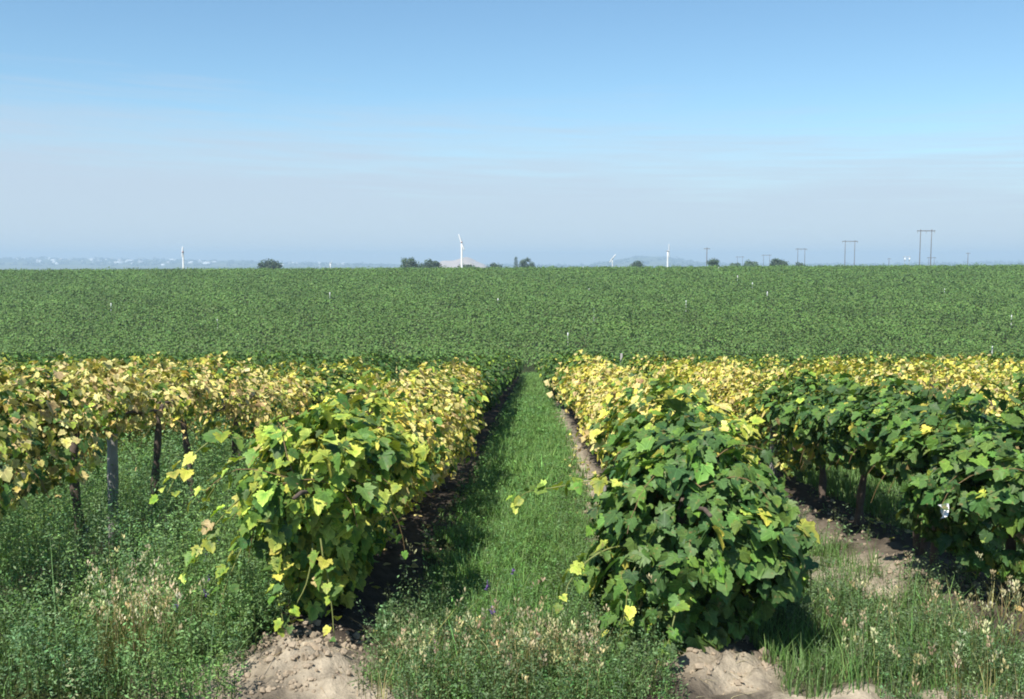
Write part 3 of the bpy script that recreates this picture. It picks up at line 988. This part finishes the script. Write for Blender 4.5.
def seedheads(mb, r, x, y, h, base, gh=.10):
    """dry stalk with a feathery head"""
    n = len(x)
    blades(mb, r, x, y, h, np.full(n, .005), jitter(r, (.33, .28, .13), n, .2), .25, 2)
    k = 16
    z = ground_z(x, y)
    t = r.uniform(0, 1, (n, k)); aa = r.uniform(0, 6.283, (n, k))
    lean = r.normal(0, .10, (n, 2)) * h[:, None]
    hz = h[:, None] * .86 + (t - .35) * gh
    P = np.stack([x[:, None] + lean[:, :1] * t + np.cos(aa) * .010, y[:, None] + lean[:, 1:] * t + np.sin(aa) * .010, z[:, None] + hz], -1).reshape(-1, 3)
    m = len(P)
    d = unit(np.stack([np.cos(aa) * .5, np.sin(aa) * .5, np.full_like(aa, 1.)], -1).reshape(-1, 3))
    s = r.uniform(.018, .034, m)[:, None]
    sd = unit(np.cross(d, r.normal(0, 1, (m, 3))))
    V = np.stack([P, P + d * s * .5 + sd * s * .22, P + d * s, P + d * s * .5 - sd * s * .22], 1).reshape(-1, 3)
    c = np.repeat(jitter(r, base, n, .2), k, 0)
    mb.add(V, np.arange(m * 4).reshape(-1, 4), None, np.repeat(c, 4, 0))


def build_dry():
    r = rs(47)
    mb = MB()
    # clump in the left foreground
    n = 100
    cx, cy = lat(128, 6.6), 6.6
    x = cx + r.normal(0, .19, n); y = cy + r.normal(0, .17, n)
    seedheads(mb, r, x, y, .54 * np.exp(r.normal(0, .24, n)), (.66, .58, .36))
    blades(mb, r, cx + r.normal(0, .25, 240), cy + r.normal(0, .22, 240), .42 * np.exp(r.normal(0, .25, 240)), np.full(240, .007), jitter(r, (.17, .20, .065), 240, .25), .5, 3)
    o = mb.build('dry_grass_clump', M_WEED)
    tag(o, 'pale clump of dry seed heads in the left foreground weeds', 'grass clump')
    mb = MB()
    x, y = scatter(r, -.95, .55, 5.9, 6.95, 65)
    x2 = r.normal(.12, .20, 70); y2 = r.normal(6.55, .22, 70)
    x3, y3 = scatter(r, 2.0, 4.6, 5.9, 7.8, 22)
    x4, y4 = scatter(r, 3.2, 4.6, 6.6, 8.6, 16)
    x = np.concatenate([x, x2, x3, x4]); y = np.concatenate([y, y2, y3, y4]); n = len(x)
    seedheads(mb, r, x, y, .30 * np.exp(r.normal(0, .28, n)), (.56, .50, .29), .08)
    m = n * 3
    k = r.randint(0, n, m)
    blades(mb, r, x[k] + r.normal(0, .06, m), y[k] + r.normal(0, .06, m), .26 * np.exp(r.normal(0, .35, m)), np.full(m, .006), jitter(r, (.24, .23, .09), m, .3), .7, 3)
    # straw lying on the soil mounds
    for mx, my, *_ in MOUNDS[:2]:
        q = 150
        blades(mb, r, mx + r.normal(0, .45, q), my + r.normal(0, .35, q), r.uniform(.02, .06, q), np.full(q, .005), jitter(r, (.42, .36, .22), q, .2), 3.5, 3)
    o = mb.build('dry_grass', M_WEED)
    tag(o, 'straw coloured dry grass mixed into the foreground weeds', 'dry grass', kind='stuff')
    # purple lucerne flowers
    mb = MB()
    sp = [(165, 521), (79, 537), (42, 548), (212, 545), (200, 562), (201, 586), (198, 603), (135, 521), (95, 554), (167, 618), (487, 592), (492, 620), (513, 577), (208, 540), (180, 480)]
    for px, py in sp:
        d = 2.2 * 1000 / (py - 350) * .80
        X = lat(px, d); Z = zat(py, d)
        q = 18
        P = np.array([X, d, Z]) + r.normal(0, 1, (q, 3)) * [.009, .009, .016]
        nn = unit(r.normal(0, 1, (q, 3))); t1 = unit(np.cross(nn, r.normal(0, 1, (q, 3)))); t2 = np.cross(nn, t1)
        s = .009
        V = np.stack([P - t1 * s, P + t2 * s, P + t1 * s, P - t2 * s], 1).reshape(-1, 3)
        mb.add(V, np.arange(q * 4).reshape(-1, 4), None, jitter(r, (.20, .12, .36), q * 4, .2))
        g0 = gz(X, d)
        mb.tube([(X, d + .01, g0 - .02), (X + .01, d, (g0 + Z) / 2), (X, d, Z)], [.004, .003, .002], 4, (.07, .11, .04), False)
    o = mb.build('weed_flowers', M_WEED)
    tag(o, 'scattered small purple flower heads among the green weeds', 'flowers', kind='stuff')


def broadleaf(px, py_base, d, hgt, label, seed, col):
    """an upright broad-leaved weed"""
    r = rs(seed); sm, fm = MB(), MB()
    X = lat(px, d)
    for s in range(4):
        b = r.normal(0, .06, 2); hh = hgt * r.uniform(.65, 1.0)
        t = np.linspace(0, 1, 6)
        pts = np.stack([b[0] + r.normal(0, .12) * t ** 1.5, b[1] + r.normal(0, .1) * t ** 1.5, -.03 + (hh + .03) * t], 1)
        sm.tube(pts, np.linspace(.006, .002, 6), 5, (.12, .16, .06), False)
        m = 26
        u = r.uniform(.15, 1, m)
        P = np.stack([np.interp(u, t, pts[:, k]) for k in range(3)], 1)
        aa = r.uniform(0, 6.283, m)
        out = np.stack([np.cos(aa), np.sin(aa), np.full(m, .25)], 1)
        nor = unit(UP + out * -.2 + r.normal(0, .3, (m, 3)))
        put_leaves(fm, r, 1, P + out * .008, nor, unit(out), .085 * (1.2 - .7 * u), jitter(r, col, m, .15), jitter(r, np.array(col) * 1.1, m, .15))
    root = empty('weed_plant', (X, d, gz(X, d)))
    sm.build('stem', M_WEED, root); fm.build('foliage', M_WEED, root)
    tag(root, label, 'weed', 'broad leaved weeds')


build_grass()
build_weeds()
build_dry()
broadleaf(243, 655, 6.95, .42, 'bright green broad leaved weed left of the soil mound', 3, (.095, .175, .05))
broadleaf(380, 590, 7.35, .30, 'small broad leaved weed in the shade right of the left front vine', 4, (.07, .14, .05))
broadleaf(452, 520, 6.9, .33, 'grey green weed at the left border of the grass alley', 5, (.075, .13, .055))


def build_clods():
    r = rs(53); mb = MB()
    ph = (1 + 5 ** .5) / 2
    iv = unit(np.array([(-1, ph, 0), (1, ph, 0), (-1, -ph, 0), (1, -ph, 0), (0, -1, ph), (0, 1, ph), (0, -1, -ph), (0, 1, -ph), (ph, 0, -1), (ph, 0, 1), (-ph, 0, -1), (-ph, 0, 1)]))
    it = np.array([(0, 11, 5), (0, 5, 1), (0, 1, 7), (0, 7, 10), (0, 10, 11), (1, 5, 9), (5, 11, 4), (11, 10, 2), (10, 7, 6), (7, 1, 8), (3, 9, 4), (3, 4, 2), (3, 2, 6), (3, 6, 8), (3, 8, 9), (4, 9, 5), (2, 4, 11), (6, 2, 10), (8, 6, 7), (9, 8, 1)])
    pts = []
    for n_, y0, y1, q, off in ((0, 7, 24, 700, -.35), (0, 6.2, 7.6, 260, .1), (-1, 6.1, 7.2, 420, .1), (1, 8, 14, 260, -.35), (-1, 7, 20, 150, .4)):
        pts.append(np.stack([ROWX(n_) + off + r.normal(0, .28, q), r.uniform(y0, y1, q)], 1))
    pts = np.vstack(pts); n = len(pts)
    s = np.clip(np.exp(r.normal(math.log(.011), .55, n)), .004, .034)
    z = ground_z(pts[:, 0], pts[:, 1])
    V = iv[None] * s[:, None, None] * (1 + r.normal(0, .22, (n, 12, 1))) * r.uniform(.7, 1.3, (n, 1, 3))
    V = V + np.stack([pts[:, 0], pts[:, 1], z + s * .25], 1)[:, None]
    mb.add(V.reshape(-1, 3), None, (it[None] + (np.arange(n) * 12)[:, None, None]).reshape(-1, 3))
    o = mb.build('soil_clods', M_CLOD, smooth_shade=False)
    tag(o, 'dry brown soil clods strewn along the bare strips under the vines', 'soil', kind='stuff')


build_clods()


def fallen_leaves():
    r = rs(59); mb = MB(); n = 520
    k = r.choice([-1, 0, 0, 1], n)
    y = r.uniform(7, 24, n); x = 1.15 + 2.78 * k + np.where(k == 0, -.42, .1) + r.normal(0, .28, n)
    P = np.stack([x, y, ground_z(x, y) + .02], 1)
    nor = unit(UP + r.normal(0, .35, (n, 3))); c, e = palette(r, 'tan', n)
    put_leaves(mb, r, 1, P, nor, r.normal(0, 1, (n, 3)), r.uniform(.04, .09, n), c, e)
    tag(mb.build('fallen_leaves', M_LEAF2), 'dry tan leaves fallen on the soil under the vine rows', 'leaves', kind='stuff')


fallen_leaves()

# ------------------------------------------------------------------ skyline: trees
def make_tree(r, w, h, kind, col):
    root = empty('tree', (0, 0, 0))
    tm, cm = MB(), MB()
    th = h * .55
    t = np.linspace(0, 1, 7)
    tm.tube(np.stack([.2 * np.sin(t * 3), .1 * t, -.5 + t * (th + .5)], 1), np.linspace(.045 * h * .6, .012 * h, 7), 7)
    for i in range(6):
        a = r.uniform(0, 6.28); s = r.uniform(.35, .9)
        e = np.array([math.cos(a) * w * .33, math.sin(a) * w * .33, th * s + h * .25])
        st = np.array([.2 * math.sin(s * 3), .1 * s, th * s])
        tm.tube(np.linspace(st, e, 4), np.linspace(.02 * h * .6, .005 * h, 4), 5)
    nc = 26 if kind != 'poplar' else 18
    for i in range(nc):
        if kind == 'poplar':
            zc = (i + .7) / nc * h * .98; k = math.sin(min(1, (1.05 - zc / h) * 1.6) * 1.57)
            c = np.array([r.normal(0, .08) * w * k, r.normal(0, .08) * w * k, zc]); cr = w * .42 * (k * .7 + .3)
        else:
            u = unit(r.normal(0, 1, 3)); rr = r.uniform(.35, 1) ** .6
            c = np.array([u[0] * w * .38 * rr, u[1] * w * .38 * rr, h * (.56 + .36 * u[2] * rr)]); cr = w * r.uniform(.15, .24)
        m = 75
        P = c + unit(r.normal(0, 1, (m, 3))) * cr * r.uniform(.45, 1.15, (m, 1)) * [1, 1, .8]
        g = unit(P - c)
        nor, tip = leaf_dirs(r, g, .5)
        cc = jitter(r, np.array(col) * math.exp(r.normal(0, .16)), m, .15)
        put_leaves(cm, r, 2, P, nor, tip, w * .075 * np.clip(r.normal(1, .3, m), .4, 1.7), cc, cc)
    tm.build('trunk', M_BARK, root); cm.build('crown', M_TREE, root)
    return root


GT = (.065, .10, .05)
TREES = [  # px centre, px width, top row, depth, kind, label
    (272, 25, 257, 420, 'round', 'lone round dark tree on the skyline at the left'),
    (409, 20, 256, 400, 'round', 'rounded tree left of the tall white wind machine, left one of a pair'),
    (433, 20, 257.5, 410, 'round', 'dark rounded tree just left of the tall white wind machine'),
    (422, 12, 261, 430, 'round', 'low bush between the two rounded trees on the skyline'),
    (466, 20, 262.5, 430, 'round', 'low bush at the foot of the tall white wind machine'),
    (494, 20, 262, 450, 'round', 'low spreading tree right of the tall white wind machine'),
    (516, 7, 257, 460, 'poplar', 'narrow dark poplar, left and slimmer of two in mid skyline'),
    (525, 12, 254.5, 460, 'round', 'tall dark poplar in the middle of the skyline'),
    (532, 10, 260.5, 470, 'round', 'small bush at the right foot of the tall poplar'),
    (637, 15, 260, 480, 'round', 'small dark tree in front of the far blue hill'),
    (712, 15, 257, 420, 'round', 'rounded tree beside the slim single pole on the skyline'),
    (735, 12, 260.5, 500, 'round', 'low pale bush left of the loose pale tree on the skyline'),
    (749, 17, 257.5, 470, 'round', 'loose pale green tree between two rounded trees on the skyline'),
    (777, 20, 257, 420, 'round', 'dark broad tree left of the smallest near power frame'),
    (797, 14, 261, 480, 'round', 'low dark bush at the foot of the third power frame'),
]
for i, (px, pw, py, d, kind, lab) in enumerate(TREES):
    x = lat(px, d); g0 = gz(x, d); h = zat(py, d) - g0; w = pw / F * d
    t = make_tree(rs(300 + i), w, h, kind, np.array(GT) * (1.5 if 'pale' in lab else .9 if 'dark' in lab else 1.1))
    t.location = (x, d, g0)
    tag(t, lab, 'tree', 'trees along the skyline')

# ------------------------------------------------------------------ wind machines (frost fans)
def blade_mb(sgn, L):
    mb = MB()
    t = np.linspace(0, 1, 9)
    for a in range(1):
        V = []
        for u in t:
            c = .30 * (1 - .45 * u); tw = R(32 * (1 - u) + 6)
            for (e, th) in ((-.5, 0), (0, .10), (.5, 0), (0, -.10)):
                V.append((c * 2 * e * math.cos(tw), c * 2 * e * math.sin(tw) + th * c, sgn * (.12 + u * L)))
        q = [(4 * i + j, 4 * i + (j + 1) % 4, 4 * i + 4 + (j + 1) % 4, 4 * i + 4 + j) for i in range(8) for j in range(4)]
        q += [(0, 1, 2, 3), (32, 33, 34, 35)]
        mb.add(np.array(V), q)
    return mb


def wind_machine(px, py_hub, d, roll, yaw, label, bl=2.9, k=1.0, red=False):
    x = lat(px, d); g0 = gz(x, d); hh = zat(py_hub, d) - g0
    root = empty('wind_machine', (x, d, g0))
    mb = MB(); t = np.linspace(0, 1, 8)
    mb.tube(np.stack([0 * t, 0 * t, -.3 + t * (hh + .1)], 1), np.linspace(.42 * k, .28 * k, 8), 12)
    mb.box((-.7, -.7, -.2), (.7, .7, .18))
    mb.build('tower', M_WHITE, root)
    mb = MB(); mb.box((-.22, -.75, hh - .22), (.22, .45, hh + .20)); mb.tube([(0, -.75, hh), (0, -1.1, hh)], [.22, .12], 10)
    mb.build('gearbox', M_RED if red else M_STEEL, root)
    mb = MB(); mb.box((.9, -.6, -.1), (2.3, .6, 1.3)); mb.tube([(1.6, 0, 1.3), (1.6, 0, 1.9)], .06, 6)
    mb.build('engine_housing', M_STEEL, root)
    for s in (-1, 1):
        b = blade_mb(s, bl).build('blade', M_WHITE, root)
        b.location = (0, -.98, hh); b.rotation_euler = (R(-6), roll, 0)
    root.rotation_euler = (0, 0, yaw)
    tag(root, label, 'wind machine', 'wind machines on the skyline')


wind_machine(462, 242.5, 310, R(-20), R(0), 'tallest white wind machine, blade tilted left at its top, middle of the skyline', 2.5, 1.0, True)
wind_machine(184.5, 252, 330, R(3), R(10), 'lone white wind machine at the left in front of the hazy town', 1.6, .9, True)
wind_machine(667, 251, 340, R(2), R(20), 'slim white wind machine with upright blade in front of the blue hill', 2.1, .8)
wind_machine(612, 258.5, 420, R(38), R(0), 'short white wind machine with a slanting blade left of the blue hill', 2.0, .7)
wind_machine(331, 263, 520, R(5), R(60), 'tiny white wind machine just showing over the crest right of the lone tree', 1.2, .9)

# ------------------------------------------------------------------ power poles
def h_frame(px0, px1, py, d, label, k=1.0, mat=None, boxes=False):
    mat = mat or M_POLE
    xa, xb = lat(px0, d), lat(px1, d); xm = (xa + xb) / 2; g0 = gz(xm, d); hh = zat(py, d) - g0; s = (xb - xa) / 2
    root = empty('power_frame', (xm, d, g0))
    for sg in (-1, 1):
        mb = MB(); t = np.linspace(0, 1, 5)
        mb.tube(np.stack([sg * s + 0 * t, 0 * t, -.5 + t * (hh + .5)], 1), np.linspace(.20 * k, .13 * k, 5), 8)
        mb.build('pole', mat, root)
    mb = MB(); ext = s * .62
    mb.box((-s - ext, -.17 * k, hh - .75), (s + ext, -.34 * k, hh - .45)); mb.box((-s - ext, .17 * k, hh - .75), (s + ext, .34 * k, hh - .45))
    mb.build('crossarm', mat, root, False)
    for xx in (-s - ext * .85, 0, s + ext * .85):
        mb = MB(); mb.tube([(xx, 0, hh - .5 - q * .18) for q in range(8)], [.05, .12, .05, .12, .05, .12, .05, .1], 6)
        mb.build('insulator', M_STEEL, root)
    if boxes:
        mb = MB()
        for sg in (-1, 1): mb.tube([(sg * s, -.75, hh - 3.4), (sg * s, -.75, hh - 1.4)], .38, 10)
        mb.build('transformer', M_WHITE, root)
    tag(root, label, 'power pole', 'power poles on the skyline')


h_frame(918, 929, 230, 420, 'largest two legged wooden power frame at the right')
h_frame(843.5, 853, 240.5, 520, 'second largest two legged power frame on the skyline')
h_frame(796.5, 803.5, 248.3, 640, 'third two legged power frame with a bush at its foot')
h_frame(762.5, 768.5, 254.5, 800, 'faint power frame above the dark broad tree', .9)
h_frame(736.5, 741.5, 256.3, 900, 'faintest small power frame above the pale trees', .9)
h_frame(927, 932.5, 257, 800, 'small power frame half hidden behind the largest one', .9)
h_frame(903, 907.5, 256, 700, 'pale low power frame with white transformers left of the largest frame', .9, M_STEEL, True)


def single_pole(px, py, d, label, k=1.0):
    x = lat(px, d); g0 = gz(x, d); hh = zat(py, d) - g0
    root = empty('utility_pole', (x, d, g0))
    mb = MB(); t = np.linspace(0, 1, 5)
    mb.tube(np.stack([0 * t, 0 * t, -.5 + t * (hh + .5)], 1), np.linspace(.2 * k, .13 * k, 5), 8); mb.build('pole', M_POLE, root)
    mb = MB(); mb.box((-1.3, -.13 * k, hh - .7), (1.3, -.3 * k, hh - .5)); mb.build('crossarm', M_POLE, root, False)
    for xx in (-1.1, -.5, .5, 1.1):
        mb = MB(); mb.tube([(xx, -.2 * k, hh - .52), (xx, -.2 * k, hh - .25)], [.07, .04], 6); mb.build('insulator', M_STEEL, root)
    tag(root, label, 'power pole', 'power poles on the skyline')


single_pole(706, 247.5, 430, 'slim single utility pole left of a rounded tree')
single_pole(887.5, 258, 700, 'short faint single pole left of the pale power frame', 1.2)
single_pole(966, 252.5, 600, 'lone single pole farthest right on the skyline', 1.1)

# ------------------------------------------------------------------ hazy town and hills
def gable(w, l, h, name='town_house'):
    mb = MB(); rh = w * .25
    v = [(-w / 2, -l / 2, -3), (w / 2, -l / 2, -3), (w / 2, l / 2, -3), (-w / 2, l / 2, -3), (-w / 2, -l / 2, h), (w / 2, -l / 2, h), (w / 2, l / 2, h), (-w / 2, l / 2, h), (0, -l / 2, h + rh), (0, l / 2, h + rh)]
    mb.add(v, [(0, 1, 5, 4), (2, 3, 7, 6), (1, 2, 6, 5), (3, 0, 4, 7), (4, 8, 9, 7), (8, 5, 6, 9)], [(4, 5, 8), (6, 7, 9)])
    return mb


protos = [gable(12, 18, 6).build('town_house', M_WHITE), gable(16, 42, 7).build('town_house', M_WHITE), gable(22, 30, 9).build('town_house', M_ROOF), gable(10, 12, 7).build('town_house', M_ROOF)]
rt = rs(71); used = [False] * 4
for i in range(64):
    px = rt.uniform(10, 250) if i < 54 else rt.uniform(280, 345)
    if i < 40: px = rt.choice([35, 55, 95, 130, 195]) + rt.normal(0, 12)
    px = max(px, 6)
    d = 4500 + rt.uniform(0, 1) ** .8 * 1150
    k = rt.randint(0, 4)
    o = protos[k] if not used[k] else protos[k].copy()
    if used[k]: COL.objects.link(o)
    used[k] = True
    x = lat(px, d)
    o.location = (x, d, gz(x, d)); o.rotation_euler = (0, 0, rt.choice([0, 1.57]) + rt.normal(0, .3))
    s = rt.uniform(.55, 1.0); o.scale = (s, s, s * rt.uniform(.9, 1.4))
    tag(o, 'pale building of the hazy town spread along the far left horizon', 'building', 'pale buildings of the far town')


def town_woods():
    r = rs(73); mb = MB()
    n = 1500
    px = r.uniform(-60, 1080, n); d = r.uniform(4300, 5900, n)
    x = d * np.tan(np.arctan((px - 512) / F) - YAW); z = ground_z(x, d)
    cl = noise_fn(74, 420., 3, 2)(np.stack([x, d], 1))
    ok = cl > -.25
    x, d, z = x[ok], d[ok], z[ok]
    for X, Y, Z in zip(x, d, z):
        m = 14; w = r.uniform(9, 20)
        P = np.array([X, Y, Z + w * .35]) + unit(r.normal(0, 1, (m, 3))) * [w, w * .6, w * .45] * r.uniform(.3, 1, (m, 1))
        nor, tip = leaf_dirs(r, unit(r.normal(0, 1, (m, 3))), .5)
        c = jitter(r, (.04, .07, .03), m, .2)
        put_leaves(mb, r, 2, P, nor, tip, np.full(m, w * .6), c, c)
    o = mb.build('far_woods', M_TREE)
    tag(o, 'bluish belt of trees around the hazy town on the horizon', 'woods', kind='stuff')


town_woods()


def dry_hill():
    d0 = 3000; x0 = lat(461, d0)
    g = np.stack(np.meshgrid(np.linspace(-1, 1, 40), np.linspace(-1, 1, 30)), -1).reshape(-1, 2)
    x = x0 + g[:, 0] * 84; y = d0 + g[:, 1] * 160
    base = ground_z(x, y)
    prof = np.clip(1 - g[:, 0] ** 2, 0, 1) ** .55 * np.clip(1 - g[:, 1] ** 2, 0, 1) * (1 + .12 * np.sin(g[:, 0] * 7))
    z = base - 1.5 + prof * (zat(258.5, d0) - gz(x0, d0) + 1.5)
    q = [(r_ * 40 + c_, r_ * 40 + c_ + 1, (r_ + 1) * 40 + c_ + 1, (r_ + 1) * 40 + c_) for r_ in range(29) for c_ in range(39)]
    o = link('hill', np.stack([x, y, z], 1), np.array(q), M_HILL)
    tag(o, kind='structure')


dry_hill()

# ------------------------------------------------------------------ haze
def haze():
    m, nt, out = mat_new('haze_air')
    v = N(nt, 'ShaderNodeVolumePrincipled')
    v.inputs['Color'].default_value = (.53, .70, .90, 1)
    v.inputs['Density'].default_value = HAZE
    v.inputs['Anisotropy'].default_value = 0.0
    nt.links.new(v.outputs[0], out.inputs['Volume'])
    mb = MB(); mb.box((-6600, -6600, -45), (6600, 6600, 62))
    o = mb.build('haze', m, smooth_shade=False)
    tag(o, kind='stuff'); o['label'] = 'pale blue haze over the whole valley'; o['category'] = 'haze'


HAZE = 3.2e-4
haze()

# ------------------------------------------------------------------ sun, sky
SUN_AZ = math.atan2(SUNDIR[0], SUNDIR[1])        # clockwise from +Y
SUN_EL = math.asin(SUNDIR[2])
sd = bpy.data.lights.new('sun', 'SUN'); sd.energy = 4.6; sd.angle = R(.5); sd.color = (1, .955, .88)
so = bpy.data.objects.new('sun', sd); COL.objects.link(so)
from mathutils import Vector
so.rotation_euler = Vector(-SUNDIR).to_track_quat('-Z', 'Y').to_euler(); so.location = (0, 0, 40)

wd = bpy.data.worlds.new('World'); S.world = wd; wd.use_nodes = True
nt = wd.node_tree; nt.nodes.clear(); L = nt.links
out = nt.nodes.new('ShaderNodeOutputWorld'); bg = nt.nodes.new('ShaderNodeBackground')
sky = nt.nodes.new('ShaderNodeTexSky'); sky.sky_type = 'NISHITA'; sky.sun_disc = False
sky.sun_elevation = SUN_EL; sky.sun_rotation = SUN_AZ % (2 * math.pi)
sky.air_density = 1.0; sky.dust_density = .2; sky.ozone_density = 2.4; sky.altitude = 250
tc = nt.nodes.new('ShaderNodeTexCoord')
sep = nt.nodes.new('ShaderNodeSeparateXYZ'); L.new(tc.outputs['Generated'], sep.inputs[0])
az = math_n(nt, 'ARCTAN2', sep.outputs[0], sep.outputs[1])
el = math_n(nt, 'ARCSINE', sep.outputs[2])
cmb = nt.nodes.new('ShaderNodeCombineXYZ')
L.new(math_n(nt, 'MULTIPLY', az, 5.0), cmb.inputs[0]); L.new(math_n(nt, 'MULTIPLY', el, 55.0), cmb.inputs[1])
nz = nt.nodes.new('ShaderNodeTexNoise'); nz.inputs['Scale'].default_value = .9; nz.inputs['Detail'].default_value = 5; nz.inputs['Roughness'].default_value = .5
L.new(cmb.outputs[0], nz.inputs['Vector'])
# height of the veil's upper edge: higher at the left
edge = math_n(nt, 'MULTIPLY_ADD', az, -.030, .088)
cmb2 = nt.nodes.new('ShaderNodeCombineXYZ')
L.new(math_n(nt, 'MULTIPLY', az, 7.0), cmb2.inputs[0]); L.new(math_n(nt, 'MULTIPLY_ADD', el, 190.0, math_n(nt, 'MULTIPLY', az, 6.0)), cmb2.inputs[1])
nz2 = nt.nodes.new('ShaderNodeTexNoise'); nz2.inputs['Scale'].default_value = 1.0; nz2.inputs['Detail'].default_value = 6; nz2.inputs['Roughness'].default_value = .6
L.new(cmb2.outputs[0], nz2.inputs['Vector'])
nzs = math_n(nt, 'MULTIPLY_ADD', nz.outputs['Fac'], .085, math_n(nt, 'MULTIPLY_ADD', nz2.outputs['Fac'], .085, -.085))
rel = math_n(nt, 'SUBTRACT', math_n(nt, 'ADD', edge, nzs), el)
mr = nt.nodes.new('ShaderNodeMapRange'); mr.interpolation_type = 'SMOOTHSTEP'
mr.inputs['From Min'].default_value = -.085; mr.inputs['From Max'].default_value = .034
mr.inputs['To Min'].default_value = 0; mr.inputs['To Max'].default_value = .85
L.new(rel, mr.inputs['Value'])
mixc = nt.nodes.new('ShaderNodeMix'); mixc.data_type = 'RGBA'
wb = nt.nodes.new('ShaderNodeVectorMath'); wb.operation = 'MULTIPLY'; wb.inputs[1].default_value = (.81, .99, 1.01)
L.new(sky.outputs[0], wb.inputs[0])
L.new(mr.outputs[0], mixc.inputs['Factor']); L.new(wb.outputs[0], mixc.inputs['A'])
mixc.inputs['B'].default_value = (3.9, 4.5, 5.35, 1)
L.new(mixc.outputs['Result'], bg.inputs['Color']); bg.inputs['Strength'].default_value = .096
L.new(bg.outputs[0], out.inputs['Surface'])

# ------------------------------------------------------------------ camera, render settings
cd = bpy.data.cameras.new('camera'); cam = bpy.data.objects.new('camera', cd); COL.objects.link(cam)
cd.sensor_width = 36; cd.lens = 36 * F / W; cd.clip_start = .1; cd.clip_end = 30000
cam.location = (0, 0, H); cam.rotation_euler = (R(90) - PITCH, 0, YAW)
S.camera = cam
S.view_settings.view_transform = 'Standard'; S.view_settings.look = 'None'
S.view_settings.gamma = 1; S.view_settings.use_curve_mapping = False
S.view_settings.exposure = 0.65
S.render.engine = 'CYCLES'
S.cycles.use_denoising = True
S.cycles.max_bounces = 5; S.cycles.diffuse_bounces = 2; S.cycles.glossy_bounces = 1
S.cycles.transmission_bounces = 3; S.cycles.transparent_max_bounces = 4; S.cycles.volume_bounces = 1
S.cycles.caustics_reflective = False; S.cycles.caustics_refractive = False
S.cycles.pixel_filter_type = 'BLACKMAN_HARRIS'; S.cycles.filter_width = 1.9
